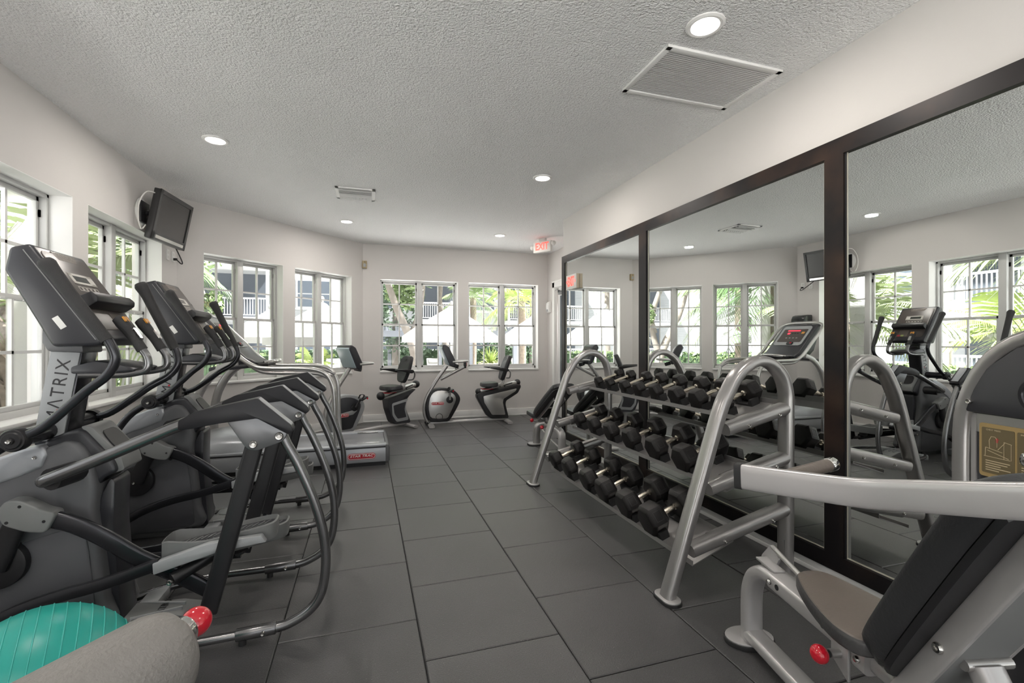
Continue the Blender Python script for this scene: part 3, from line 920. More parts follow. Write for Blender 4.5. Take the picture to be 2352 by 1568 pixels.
    for y0, y1, a0, a1 in ((-0.09, 0.09, 0.128, 0.140), (-0.09, 0.09, 0.172, 0.184), (-0.09, -0.068, 0.128, 0.184), (0.045, 0.09, 0.128, 0.184)):
        frame.prism3([(y0, -a0), (y1, -a0), (y1, -a1), (y0, -a1)], on(0, 0), (0, 1, 0), ey, f, 0.003, 0.005)
    frame.build('display_bezel', 'console_ink', cb)
    MB().prism3([(-0.068, -0.140), (0.045, -0.140), (0.045, -0.172), (-0.068, -0.172)], on(0, 0), (0, 1, 0), ey, f, 0.003, 0.0042).build('display', 'lcd_glass', cb)
    for i in range(5):
        y = -0.072 + i * 0.032
        k = MB()
        for a0, a1, b0, b1 in ((-0.014, 0.014, 0.198, 0.201), (-0.014, 0.014, 0.218, 0.221), (-0.014, -0.011, 0.198, 0.221), (0.011, 0.014, 0.198, 0.221)):
            k.prism3([(y + a0, -b0), (y + a1, -b0), (y + a1, -b1), (y + a0, -b1)], on(0, 0), (0, 1, 0), ey, f, 0.003, 0.0042)
        k.build('key_outline', 'console_ink', cb)
    sh = [(0.262, 0.003), (0.268, 0.062), (0.300, 0.068), (0.318, 0.055), (0.322, 0.003)]
    MB().prism3([(a, h) for a, h in sh], on(0, 0), dn, f, (0, 1, 0), -0.172, 0.172).build('reading_ledge', 'black_plastic', cb, bevel=0.006)
    MB().prism3(rrect(0.10, 0.085, 0.004), on(0.378, 0.045), (0, 1, 0), ey, f, 0.002, 0.0042).build('keypad', 'vinyl_brown', cb)
    MB().prism3(rrect(0.030, 0.022, 0.004), on(0.408, 0.085), (0, 1, 0), ey, f, 0.002, 0.0055).build('stop_button', 'badge_red', cb)
    MB().prism3(rrect(0.030, 0.022, 0.004), on(0.408, 0.047), (0, 1, 0), ey, f, 0.002, 0.0055).build('start_button', 'leaf_lime', cb)
    MB().prism3([(0, 0), (0.055, 0), (0.055, 0.024), (0, 0.024)], (-1.232, Yc - 0.1925, 1.445), V((0.26, 0, -0.39)).normalized(), V((-0.39, 0, -0.26)).normalized(), (0, -1, 0), 0, 0.0012).build('barcode_label', 'sticker_white', cb)
    seam = [(-1.345, 1.716), (-1.10, 1.345), (-1.103, 1.343), (-1.348, 1.714)]
    for s in (-1, 1): MB().prism(seam, 'XZ', Yc + s * 0.191, Yc + s * 0.1945).build('seam', 'grey_plastic', cb)
    MB().prism([(-1.345, 1.45), (-1.20, 1.33), (-1.195, 1.285), (-1.325, 1.292), (-1.345, 1.33)], 'XZ', Yc - 0.085, Yc + 0.085).build('console_neck', 'shroud_grey', r, bevel=0.012)
    # --- fixed pulse handles and their bracket
    br = [(-1.225, 1.195), (-1.225, 1.225), (-1.14, 1.252), (-1.06, 1.238), (-0.985, 1.213), (-1.00, 1.200), (-1.10, 1.192)]
    MB().prism(br, 'XZ', Yc - 0.125, Yc + 0.125).build('accessory_tray', 'graphite_plastic', r, bevel=0.010)
    for s in (-1, 1):
        y = Yc + s * 0.105
        pth = fillet([(-1.20, y, 1.190), (-1.03, y, 1.186), (-0.945, y, 1.205), (-0.945, y, 1.262), (-0.985, y, 1.325)], 0.06, 6)
        h = MB().tube(pth, 0.016, n=12).build('pulse_handle', 'charcoal_tube', r)
        MB().tube([(-0.968, y, 1.297), (-1.00, y, 1.352), (-1.045, y, 1.418), (-1.066, y, 1.440)], [0.022, 0.021, 0.026, 0.020], n=12, sub=3, r2=[0.021, 0.020, 0.024, 0.018]).build('grip', 'foam_grip', h)
        u = V((-0.076, 0, 0.121)).normalized(); nn = V((0.121, 0, 0.076)).normalized()
        MB().prism3(rrect(0.026, 0.055, 0.006), V((-1.004, y, 1.362)) + nn * 0.018, (0, 1, 0), u, nn, 0, 0.006).build('pulse_contact', 'chrome', h)
        for k in (-1, 1):
            MB().prism3(rrect(0.017, 0.026, 0.004), V((-1.050, y + k * 0.010, 1.424)) + nn * 0.020, (0, 1, 0), u, nn, 0, 0.006).build('grip_button', 'orange_button', h)
    # --- moving arms and pedals, left and right half a turn apart
    piv = V((-1.33, 0, 0.945))
    MB().cyl((-1.33, Yc - 0.25, 0.945), (-1.33, Yc + 0.25, 0.945), 0.036, 16).build('pivot_axle', 'dark_tube', r)
    for s in (-1, 1):
        yh = Yc + s * 0.262
        rot = radians(0 if s < 0 else 7.5)
        def P(x, z, y=yh):
            q = V((x, 0, z)) - piv
            q = V((q.x * cos(rot) + q.z * sin(rot), 0, -q.x * sin(rot) + q.z * cos(rot))) + piv
            return V((q.x, y, q.z))
        arm = MB().tube([P(-1.31, 0.955), P(-1.25, 0.985), P(-1.168, 1.063), P(-1.098, 1.135), P(-1.028, 1.195, yh + s * 0.01), P(-0.997, 1.260, yh + s * 0.015), P(-1.012, 1.325, yh + s * 0.02), P(-1.05, 1.385, yh + s * 0.022)], 0.0185, n=12, sub=4).build('arm_lever', 'dark_tube', r)
        MB().tube([P(-1.022, 1.340, yh + s * 0.021), P(-1.134, 1.516, yh + s * 0.028), P(-1.185, 1.60, yh + s * 0.03), P(-1.215, 1.645, yh + s * 0.03), P(-1.225, 1.660, yh + s * 0.03)], [0.0225, 0.0235, 0.025, 0.031, 0.024], n=14, sub=4).build('foam_grip', 'foam_grip', arm)
        rb = 0 if s < 0 else 0.10
        MB().tube([(-1.335, yh, 0.945), (-1.45, yh, 0.855), (-1.54 - rb * 0.3, yh, 0.70), (-1.585 - rb * 0.6, yh, 0.50), (-1.58 - rb, yh, 0.30), (-1.55 - rb, yh, 0.15)], 0.021, n=12, sub=4).build('lower_lever', 'dark_tube', r)
        MB().lathe([(0, 0.030), (0.012, 0.030), (0.014, 0.020), (0.030, 0.020), (0.034, 0.014), (0.041, 0.014), (0.046, 0.006), (0.046, -0.03)], (-1.33, yh + s * 0.012, 0.945), (0, s, 0), 28).build('pivot_cap', 'black_plastic', r)
        bolt(r, (-1.33, yh + s * 0.040, 0.945), (0, s, 0), 0.010)
        # crank
        hub = V((-1.445, 0, 0.415)); kn = V((-1.345, 0, 0.640)) if s < 0 else V((-1.545, 0, 0.190))
        MB().cyl((hub.x, Yc + s * 0.13, hub.z), (hub.x, Yc + s * 0.175, hub.z), 0.098, 32).build('crank_disc', 'black_plastic', r, bevel=0.006)
        bolt(r, (hub.x, Yc + s * 0.205, hub.z), (0, s, 0), 0.011)
        MB().tube([(hub.x, Yc + s * 0.19, hub.z), ((hub.x + kn.x) / 2, Yc + s * 0.19, (hub.z + kn.z) / 2), (kn.x, Yc + s * 0.20, kn.z)], [0.047, 0.040, 0.040], r2=0.020, n=14, sq=3.0).build('crank', 'black_plastic', r)
        # connecting rod with its grey knuckle cover
        sb = V((-0.650, 0, 0.190))
        yr = Yc + s * 0.222
        if s < 0:
            rod = [(-1.345, 0.640), (-1.24, 0.605), (-1.16, 0.572), (-1.06, 0.505), (-0.94, 0.405), (-0.797, 0.312), (-0.645, 0.205)]
            ped = [(-1.55, 0.135), (-1.38, 0.240), (-1.21, 0.298), (-1.05, 0.328), (-0.84, 0.385)]
        else:
            rod = [(-1.545, 0.190), (-1.40, 0.205), (-1.25, 0.215), (-1.08, 0.215), (-0.92, 0.210), (-0.797, 0.205), (-0.645, 0.200)]
            ped = [(-1.65, 0.135), (-1.45, 0.180), (-1.25, 0.225), (-1.05, 0.245), (-0.84, 0.262)]
        MB().tube([(x, yr, z) for x, z in rod], 0.034, r2=0.017, n=14, sub=3, sq=4.0).build('connecting_rod', 'dark_tube', r)
        k0, k1 = V((rod[0][0], 0, rod[0][1])), V((rod[1][0], 0, rod[1][1])); kd = (k1 - k0).normalized(); ku = V((-kd.z, 0, kd.x))
        out = [(-0.055, 0.0), (-0.045, 0.05), (0.0, 0.062), (0.055, 0.050), (0.085, 0.040), (0.135, 0.040), (0.125, -0.045), (0.06, -0.055), (-0.02, -0.045)]
        MB().prism3(round_poly(out, 0.02), V((k0.x, yr, k0.z)), kd, ku, (0, 1, 0), -0.034, 0.034).build('knuckle_cover', 'grey_plastic', r, bevel=0.012, seg=3)
        for a, b in ((0.01, 0.04), (0.105, 0.0), (-0.01, -0.03)):
            q = V((k0.x, yr + s * 0.034, k0.z)) + kd * a + ku * b
            MB().cyl(q, q + V((0, s * 0.0015, 0)), 0.006, 10).build('screw_hole', 'black_plastic', r)
        # pedal lever, carrier, footplate
        yp = Yc + s * 0.268
        MB().tube([(x, yp, z) for x, z in ped], 0.025, r2=0.016, n=14, sub=3, sq=4.0).build('pedal_lever', 'dark_tube', r)
        dz = 0 if s < 0 else -0.122
        car = [(-0.862, 0.345 + dz), (-0.865, 0.395 + dz), (-0.66, 0.452 + dz), (-0.45, 0.462 + dz), (-0.43, 0.430 + dz), (-0.62, 0.410 + dz)]
        pc = MB().prism(car, 'XZ', yp - 0.020, yp + 0.020).build('pedal_carrier', 'pale_grey_plastic', r, bevel=0.006)
        yi = yp - s * 0.105
        rim = smooth_poly([(-0.855, -0.045), (-0.83, -0.075), (-0.68, -0.085), (-0.50, -0.08), (-0.415, -0.06), (-0.40, 0.0), (-0.415, 0.06), (-0.50, 0.08), (-0.68, 0.085), (-0.83, 0.075), (-0.855, 0.045)], 3)
        def tilt(x): return 0.392 + dz + (x + 0.855) * 0.155
        def rise(x): return 0.034 * max(0.0, min(1.0, (-0.70 - x) / 0.13))
        fb = MB()
        fb.loft([[(x * 0.98 - 0.012, yi + y * 0.86, tilt(x) - 0.045) for x, y in rim], [(x, yi + y, tilt(x) - 0.012) for x, y in rim], [(x, yi + y, tilt(x) + 0.030 + rise(x)) for x, y in rim], [(x * 0.97 - 0.019, yi + y * 0.90, tilt(x) + 0.034 + rise(x)) for x, y in rim], [(x * 0.95 - 0.031, yi + y * 0.84, tilt(x) + 0.010) for x, y in rim]])
        fp = fb.build('footplate', 'grey_plastic', r)
        tr_ = MB()
        tr_.loft([[(x * 0.95 - 0.031, yi + y * 0.84, tilt(x) + 0.0105) for x, y in rim], [(x * 0.95 - 0.031, yi + y * 0.83, tilt(x) + 0.013) for x, y in rim]])
        tr_.build('tread', 'graphite_plastic', fp)
        ribs = MB()
        for i in range(14):
            x = -0.80 + i * 0.026
            for k in (-1, 1):
                ribs.bar((x, yi + k * 0.008, tilt(x) + 0.0145), (x + 0.022, yi + k * 0.048, tilt(x + 0.02) + 0.0145), 0.005, 0.004)
        ribs.build('tread_ribs', 'grey_plastic', fp)
        MB().tube([(-0.60, yi, tilt(-0.6) - 0.05), (-0.66, yi, tilt(-0.6) - 0.07), (-0.797, yp + s * 0.004, (0.312 if s < 0 else 0.205))], 0.028, n=10, up=(0, 1, 0)).build('pedal_bracket', 'black_plastic', r)
        bolt(r, (-0.797, yp + s * 0.030, (0.312 if s < 0 else 0.205)), (0, s, 0), 0.013)
        # --- outer frame: tube, elbow cover, plate, hanging arm, hoop, floor rail
        yf = Yc + s * 0.310
        MB().tube(fillet([(-1.19, Yc + s * 0.10, 0.775), (-1.25, Yc + s * 0.29, 0.770), (-1.005, yf, 0.871), (-0.854, yf, 0.938), (-0.745, yf, 0.985), (-0.55, yf, 1.035), (-0.46, yf, 1.04)], 0.05, 6), 0.0245, n=14, up=(0, 0, 1)).build('side_tube', 'charcoal_tube', r)
        MB().cyl((-1.19, Yc + s * 0.10, 0.775), (-1.235, Yc + s * 0.235, 0.770), 0.045, 18).build('tube_boss', 'black_plastic', r)
        el = [(-0.752, 0.965), (-0.750, 1.005), (-0.690, 1.038), (-0.57, 1.064), (-0.455, 1.088), (-0.318, 0.962), (-0.312, 0.935), (-0.330, 0.922), (-0.455, 1.000), (-0.60, 0.985), (-0.70, 0.968)]
        ec = MB().prism(round_poly(el, 0.008), 'XZ', yf - 0.040, yf + 0.040).build('elbow_cover', 'elbow_plastic', r, bevel=0.010, seg=3)
        MB().loft([[(-0.452, yf - 0.024, 1.086), (-0.452, yf + 0.024, 1.086), (-0.438, yf + 0.034, 1.072), (-0.438, yf - 0.034, 1.072)], [(-0.322, yf - 0.024, 0.970), (-0.322, yf + 0.024, 0.970), (-0.314, yf + 0.036, 0.945), (-0.314, yf - 0.036, 0.945)]]).build('end_trim', 'silver_plastic', ec, bevel=0.002)
        pl = [(-0.573, 0.992), (-0.505, 0.880), (-0.485, 0.862), (-0.455, 0.858), (-0.358, 0.890), (-0.340, 0.908), (-0.335, 0.935), (-0.45, 1.01), (-0.55, 1.005)]
        MB().prism(round_poly(pl, 0.012), 'XZ', yf - 0.034, yf + 0.034).build('pivot_plate', 'plate_metal', r, bevel=0.004)
        for k in (-1, 1):
            bolt(r, (-0.470, yf + k * 0.035, 0.887), (0, k, 0), 0.019); bolt(r, (-0.368, yf + k * 0.035, 0.916), (0, k, 0), 0.019)
        MB().tube([(-0.465, yf + s * -0.002, 0.905), (-0.555, yf - s * 0.002, 0.545), (-0.652, yf - s * 0.004, 0.165)], 0.036, r2=0.019, n=14, sq=4.0).build('hanging_arm', 'black_plastic', r, bevel=0.0)
        MB().cyl((-0.655, yf - s * 0.02, 0.175), (-0.655, yr - s * 0.02, 0.20), 0.018, 12).build('arm_pin', 'black_plastic', r)
        MB().cyl((-0.655, yf + s * 0.014, 0.163), (-0.655, yf + s * 0.017, 0.163), 0.011, 12).build('arm_cap', 'dark_tube', r)
        hoop = [(-0.368, yf, 0.945), (-0.345, yf, 0.880), (-0.300, yf, 0.790), (-0.240, yf, 0.640), (-0.198, yf, 0.500), (-0.178, yf, 0.370), (-0.182, yf, 0.250), (-0.205, yf, 0.160), (-0.255, yf, 0.100), (-0.335, yf, 0.060), (-0.40, yf, 0.050)]
        MB().tube(hoop, 0.0215, n=14, sub=4).build('rear_hoop', 'charcoal_tube', r)
        MB().cyl((-0.385, yf, 0.052), (-0.545, yf, 0.046), 0.027, 16).build('hoop_clamp', 'charcoal_tube', r, bevel=0.004)
        for k in (-1, 1): bolt(r, (-0.435, yf + k * 0.0265, 0.050), (0, k, 0), 0.010)
        MB().cyl((-0.52, yf, 0.0), (-0.52, yf, 0.03), 0.016, 12).build('levelling_foot', 'rubber_black', r)
        MB().tube([(-0.53, yf, 0.046), (-0.80, yf, 0.044), (-1.02, Yc + s * 0.24, 0.044), (-1.20, Yc + s * 0.10, 0.05)], 0.0185, n=12, sub=3, up=(0, 0, 1)).build('floor_rail', 'charcoal_tube', r)
    # centre base with ribs
    bs = MB().prism([(-1.80, 0.0), (-1.80, 0.07), (-1.05, 0.07), (-0.86, 0.06), (-0.74, 0.028), (-0.74, 0.0)], 'XZ', Yc - 0.075, Yc + 0.075).build('base_beam', 'grey_plastic', r, bevel=0.006)
    MB().box((-1.62, Yc, 0.035), (0.10, 0.62, 0.07)).build('front_stabiliser', 'pale_grey_plastic', r, bevel=0.015)
    MB().box((-1.02, Yc, 0.030), (0.085, 0.50, 0.058)).build('cross_base', 'pale_grey_plastic', r, bevel=0.010)
    for s in (-1, 1):
        MB().bar((-1.03, Yc + s * 0.07, 0.066), (-0.84, Yc + s * 0.02, 0.062), 0.012, 0.012).build('base_rib', 'pale_grey_plastic', bs)
    lettering('lettering', 'M\u039bTRIX', 0.045, (-0.925, Yc, 0.0665), (0, 1, 0), (-1, 0, 0), 'letter_dark', bs, 0.0008, 1.1)
    return r
ell = make_elliptical()
e2 = copy_tree(ell); e2.location.y += 1.21
e2['label'] = 'graphite elliptical trainer between the silver treadmill and the other elliptical'
# ------------------------------------------------------------------ three-tier dumbbell rack
TIERS = {'top': dict(x=2.06, z=0.967, dx=0.21, dz=0.066, ys=[3.87, 3.66, 3.415, 3.203, 2.978, 2.738, 2.519, 2.305], r=(0.049, 0.072)),
         'middle': dict(x=1.895, z=0.616, dx=0.22, dz=0.068, ys=[3.926, 3.646, 3.347, 3.051, 2.735, 2.436], r=(0.069, 0.090)),
         'bottom': dict(x=1.675, z=0.256, dx=0.22, dz=0.078, ys=[3.97, 3.67, 3.31, 3.04, 2.732, 2.452], r=(0.080, 0.101))}
ORD = ['nearest', 'second', 'third', 'fourth', 'fifth', 'sixth', 'seventh', 'eighth']

def tier_r(t, i):
    a, b = t['r']; n = len(t['ys']) - 1
    return a + (b - a) * i / n

def make_rack():
    r = root('dumbbell_rack', (1.88, 3.07, 0), 0, 'silver three tier dumbbell rack with arched end frames along the mirror', 'rack')
    prof = [(1.484, 0.012), (1.612, 0.385), (1.719, 0.695), (1.812, 0.955), (1.862, 1.055), (1.93, 1.155), (2.02, 1.215), (2.09, 1.228), (2.165, 1.208), (2.235, 1.145), (2.270, 1.055), (2.275, 0.95), (2.273, 0.60), (2.272, 0.30), (2.270, 0.012)]
    bars = [((1.845, 0.862), (2.262, 0.958)), ((1.733, 0.553), (2.262, 0.680)), ((1.622, 0.240), (2.262, 0.390))]
    for Y, s in ((2.05, 1), (4.08, -1)):
        fr = MB().tube([(x, Y, z) for x, z in prof], 0.029, r2=0.043, n=20, sub=4, sq=3.2).build('end_frame', 'silver_paint', r)
        for fx in (1.487, 2.270):
            MB().prism([(fx + p, Y + q) for p, q in rrect(0.105, 0.165, 0.05, 6)], 'XY', 0.0, 0.014).build('rubber_foot', 'rubber_black', fr)
            MB().prism([(fx + p, Y + q) for p, q in rrect(0.095, 0.155, 0.045, 6)], 'XY', 0.013, 0.021).build('foot_plate', 'light_silver_paint', fr, bevel=0.002)
        for (a, b) in bars:
            br = MB().tube([(a[0], Y, a[1]), (b[0], Y, b[1])], 0.035, r2=0.042, n=18, sq=2.8).build('cross_bar', 'silver_paint', r)
            d = V((b[0] - a[0], 0, b[1] - a[1])); L = d.length; d.normalize(); up = V((-d.z, 0, d.x))
            q0 = V((a[0], Y + s * 0.012, a[1])) + d * (L * 0.22); q1 = V((a[0], Y + s * 0.012, a[1])) + d * (L * 0.86)
            MB().tube([q0 - up * 0.004, q1 - up * 0.004], 0.039, r2=0.036, n=18, sq=2.8).build('tray_bracket', 'silver_paint', br)
            for f in (0.30, 0.80):
                q = V((a[0], Y - s * 0.043, a[1])) + d * (L * f) - up * 0.008
                bolt(br, q, (0, -s, 0), 0.009)
        if s == 1:
            MB().bx(2.243, 2.2455, Y - 0.02, Y + 0.012, 0.12, 0.22).build('label_plate', 'grey_plastic', fr)
    for tn in ('top', 'middle', 'bottom'):
        t = TIERS[tn]; sl = t['dz'] / t['dx']
        xf = t['x'] - 0.012; rm = sum(t['r']) / 2
        zf = t['z'] - rm - 0.016
        y0, y1 = 2.075, 4.055
        mb = MB()
        def Z(x): return zf + (x - t['x']) * sl
        x1 = t['x'] + t['dx'] + 0.035; x0 = t['x'] - 0.015
        pts = [(x0, Z(x0) + 0.020), (x0, Z(x0) - 0.006), (x1, Z(x1) - 0.006), (x1, Z(x1) + 0.028), (x1 - 0.004, Z(x1) + 0.028), (x1 - 0.004, Z(x1)), (x0 + 0.004, Z(x0)), (x0 + 0.004, Z(x0) + 0.020)]
        tray = mb.prism(pts, 'XZ', y0, y1).build('tray', 'silver_paint', r)
        sd = None
        for i, y in enumerate(t['ys']):
            R = tier_r(t, i)
            for k in (0, 1):
                x = t['x'] + t['dx'] * k + (0.024 if k == 0 else -0.024)
                m4 = MB()
                w = R * 0.62; zt = t['z'] + (x - t['x']) * sl - R * 0.866
                zb = Z(x) - 0.002
                ang = atan2(sl, 1)
                poly = [(-w - 0.022, zb - zt), (-w - 0.022, 0.030), (-w - 0.006, 0.030), (-w + 0.006, 0.0), (w - 0.006, 0.0), (w + 0.006, 0.030), (w + 0.022, 0.030), (w + 0.022, zb - zt)]
                m4.prism3(poly, (x, y, zt), (0, 1, 0), V((-sin(ang), 0, cos(ang))), V((cos(ang), 0, sin(ang))), -0.030, 0.030)
                m4.build('saddle', 'rubber_black', tray)
    return r
make_rack()

def make_dumbbell(tn, i):
    t = TIERS[tn]; R = tier_r(t, i); y = t['ys'][i]
    a = V((t['x'], y, t['z'])); b = V((t['x'] + t['dx'], y, t['z'] + t['dz']))
    ax = (b - a).normalized(); up = V((-ax.z, 0, ax.x)); sd = V((0, 1, 0))
    r = root('hex_dumbbell', (a + b) / 2 - up * R * 0.866, 0, 'black rubber hex dumbbell, %s to the padded bench on the %s rack tier' % (ORD[i], tn), 'dumbbell', 'hex dumbbells on the rack')
    hl = R * 0.60
    rr = random.Random(i * 7 + len(tn)); ph = 0.0
    for c in (a, b):
        def ring(h, k): return [c + ax * h + (sd * cos(ph + pi * q / 3) + up * sin(ph + pi * q / 3)) * (R * k) for q in range(6)]
        hd = MB().loft([ring(-hl, 0.80), ring(-hl * 0.86, 0.90), ring(-hl * 0.62, 1.0), ring(hl * 0.62, 1.0), ring(hl * 0.86, 0.90), ring(hl, 0.80)]).build('head', 'hex_rubber', r, bevel=0.002, angle=25)
        # moulded weight panel on the face turned to the room
        fn = (sd * cos(-pi / 6) * -1 + up * sin(pi / 6)).normalized(); fu = ax
        fv = fn.cross(fu); fc = c + fn * (R * 0.867)
        p = MB()
        w, h, e = hl * 0.42, R * 0.30, R * 0.03
        for (u0, u1, v0, v1) in ((-w, w, h - e, h), (-w, w, -h, -h + e), (-w, -w + e, -h, h), (w - e, w, -h, h)):
            p.prism3([(u0, v0), (u1, v0), (u1, v1), (u0, v1)], fc, fu, fv, fn, -0.001, 0.0012)
        p.build('weight_panel', 'black_plastic', hd)
    L = (b - a).length / 2 - hl * 0.9
    m = (a + b) / 2; g = 0.0125 + R * 0.03
    MB().lathe([(g * 0.9, -L), (g * 1.25, -L + 0.006), (g * 1.25, -L + 0.016), (g * 0.85, -L + 0.020), (g * 0.88, -L * 0.55), (g * 1.12, 0), (g * 0.88, L * 0.55), (g * 0.85, L - 0.020), (g * 1.25, L - 0.016), (g * 1.25, L - 0.006), (g * 0.9, L)], m, ax, 14).build('handle', 'handle_steel', r)
    return r
for tn in ('top', 'middle', 'bottom'):
    for i in range(len(TIERS[tn]['ys'])): make_dumbbell(tn, i)
# ------------------------------------------------------------------ chest press machine in the right foreground
PA = radians(13)
PU = V((-sin(PA), -cos(PA), 0)); PV = V((cos(PA), -sin(PA), 0)); PZ = V((0, 0, 1)); PO = V((1.63, 1.66, 0))
def pp(u, v, z): return PO + PU * u + PV * v + PZ * z

def make_press():
    r = root('chest_press_machine', PO + PU * 0.6, 0, 'silver chest press machine with padded seat, backrest and weight tower in front of the mirror', 'weight machine')
    # base: round foot plate, bent front post running over into the seat rail, floor beam
    def disc(u, v, a, b, nm='foot_plate', mm='light_silver_paint', z0=0.018, z1=0.026, n=28):
        poly = [(a * cos(2 * pi * k / n), b * sin(2 * pi * k / n)) for k in range(n)]
        return MB().prism3(poly, pp(u, v, 0), PU, PV, PZ, z0, z1).build(nm, mm, r, bevel=0.002)
    disc(0.0, 0.0, 0.075, 0.105); disc(0.0, 0.0, 0.080, 0.110, 'rubber_foot', 'rubber_black', 0.0, 0.019)
    post = [pp(0.02, 0, 0.02), pp(0.018, 0, 0.16), pp(0.025, 0, 0.25), pp(0.06, 0, 0.325), pp(0.125, 0, 0.370), pp(0.20, 0, 0.378)]
    MB().tube(post, 0.028, r2=0.043, n=20, sub=4, sq=3.4, up=PV).build('front_post', 'light_silver_paint', r)
    MB().tube([pp(0.03, 0, 0.052), pp(1.45, 0, 0.052)], 0.026, r2=0.043, n=20, sq=3.4, up=PV).build('floor_beam', 'light_silver_paint', r)
    MB().tube([pp(0.17, 0, 0.378), pp(0.66, 0, 0.372)], 0.026, r2=0.038, n=20, sq=4.0, up=PV).build('seat_rail', 'light_silver_paint', r)
    sl = MB().tube([pp(0.20, 0, 0.376), pp(0.60, 0, 0.371)], 0.031, r2=0.047, n=20, sq=5.0, up=PV).build('rail_sleeve', 'light_silver_paint', r)
    for u in (0.215, 0.26, 0.50):
        MB().cyl(pp(u, -0.046, 0.378), pp(u, -0.0485, 0.378), 0.011, 14).build('hole', 'black_plastic', sl)
    bolt(sl, pp(0.215, -0.049, 0.378), -PV, 0.010)
    # guide rod and hooked bracket above the rail
    br = MB().prism3(round_poly([(0.05, 0.365), (0.055, 0.410), (0.115, 0.480), (0.145, 0.478), (0.17, 0.44), (0.15, 0.40), (0.13, 0.37)], 0.01), PO, PU, PZ, PV, 0.022, 0.034).build('rod_bracket', 'light_silver_paint', r, bevel=0.002)
    MB().cyl(pp(0.12, 0.03, 0.472), pp(0.42, 0.03, 0.405), 0.010, 12).build('guide_rod', 'brushed_steel', r)
    MB().bar(pp(0.09, 0.0, 0.415), pp(0.21, 0.0, 0.41), 0.05, 0.010).build('rail_plate', 'light_silver_paint', r, bevel=0.002)
    # seat
    seat = smooth_poly([(0.345, 0.03), (0.355, -0.03), (0.40, -0.065), (0.52, -0.115), (0.64, -0.145), (0.71, -0.145), (0.755, -0.115), (0.77, 0.0), (0.755, 0.125), (0.70, 0.150), (0.58, 0.125), (0.44, 0.092), (0.37, 0.068)], 3)
    cx, cy = 0.60, 0.0
    def sring(k, z, dz=0.0): return [pp(cx + (u - cx) * k, cy + (v - cy) * k, z) for u, v in seat]
    MB().loft([sring(0.96, 0.440), sring(1.0, 0.448), sring(1.0, 0.474), sring(0.99, 0.480), sring(0.97, 0.486)]).build('seat_side', 'vinyl_charcoal', r)
    MB().loft([sring(0.972, 0.485), sring(0.95, 0.490), sring(0.80, 0.493), sring(0.3, 0.494)]).build('seat_top', 'vinyl_brown', r)
    # backrest: pad, shell and twin channel
    A = radians(60); bd = PU * cos(A) + PZ * sin(A); bn = -PU * sin(A) + PZ * cos(A)       # along the pad / towards the sitter
    B0 = pp(0.728, 0.0, 0.463)
    pad = smooth_poly([(0.0, -0.075), (0.03, -0.118), (0.10, -0.135), (0.35, -0.148), (0.60, -0.150), (0.66, -0.13), (0.68, 0.0), (0.66, 0.13), (0.60, 0.150), (0.35, 0.148), (0.10, 0.135), (0.03, 0.118), (0.0, 0.075)], 3)
    def bring(k, h): return [B0 + bd * (0.34 + (a - 0.34) * k) + PV * (b * k) + bn * h for a, b in pad]
    MB().loft([bring(0.96, -0.070), bring(1.0, -0.058), bring(1.0, -0.004), bring(0.985, 0.006), bring(0.95, 0.011), bring(0.6, 0.013)]).build('backrest_pad', 'vinyl_black', r)
    MB().loft([bring(0.96, -0.090), bring(0.98, -0.082), bring(0.98, -0.074), bring(0.90, -0.070)]).build('backrest_shell', 'black_plastic', r)
    for v in (-0.075, 0.075):
        MB().tube([B0 + bd * -0.07 + PV * v + bn * -0.116, B0 + bd * 0.66 + PV * v + bn * -0.116], 0.029, r2=0.008, n=14, sq=6, up=PV).build('backrest_channel', 'light_silver_paint', r)
    MB().tube([B0 + bd * 0.02 + bn * -0.140, B0 + bd * 0.66 + bn * -0.140], 0.005, r2=0.074, n=12, sq=6, up=PV).build('channel_web', 'grey_plastic', r)
    for a in (-0.035, 0.205): bolt(r, B0 + bd * a + PV * -0.083 + bn * -0.113, -PV, 0.014)
    MB().tube([B0 + bd * 0.20 + PV * -0.05 + bn * -0.150, B0 + bd * 0.20 + PV * 0.07 + bn * -0.150], 0.014, n=12, up=PZ).build('pivot_bar', 'silver_paint', r)
    MB().tube([B0 + bd * -0.02 + PV * -0.05 + bn * -0.145, B0 + bd * -0.02 + PV * 0.06 + bn * -0.145], 0.012, n=12, up=PZ).build('pivot_bar', 'silver_paint', r)
    MB().tube([B0 + bd * 0.20 + bn * -0.155, pp(1.12, 0, 0.30), pp(1.16, 0, 0.05)], 0.026, r2=0.036, n=16, sq=3.4, up=PV).build('rear_strut', 'light_silver_paint', r)
    # adjustment: plate, plunger, red knob, clamp
    MB().prism3([(0.555, 0.445), (0.625, 0.405), (0.625, 0.275), (0.555, 0.318)], PO, PU, PZ, PV, -0.062, -0.052).build('index_plate', 'light_silver_paint', r, bevel=0.002)
    MB().cyl(pp(0.590, -0.062, 0.345), pp(0.590, -0.095, 0.345), 0.014, 14).build('plunger', 'silver_paint', r)
    MB().cyl(pp(0.590, -0.093, 0.345), pp(0.590, -0.107, 0.345), 0.011, 12).build('plunger_neck', 'rubber_black', r)
    MB().ball(pp(0.590, -0.128, 0.345), (0.0285, 0.026), 22, 14, PV).build('adjust_knob', 'knob_red', r)
    MB().tube([pp(0.625, 0, 0.366), pp(0.675, 0, 0.365)], 0.037, r2=0.052, n=20, sq=6, up=PV).build('rail_clamp', 'light_silver_paint', r)
    bolt(r, pp(0.650, -0.053, 0.366), -PV, 0.011)
    MB().tube([pp(0.67, 0, 0.364), pp(0.86, 0, 0.352), pp(1.14, 0, 0.33)], 0.030, r2=0.034, n=16, sq=2.6, up=PV).build('rear_rail', 'light_silver_paint', r)
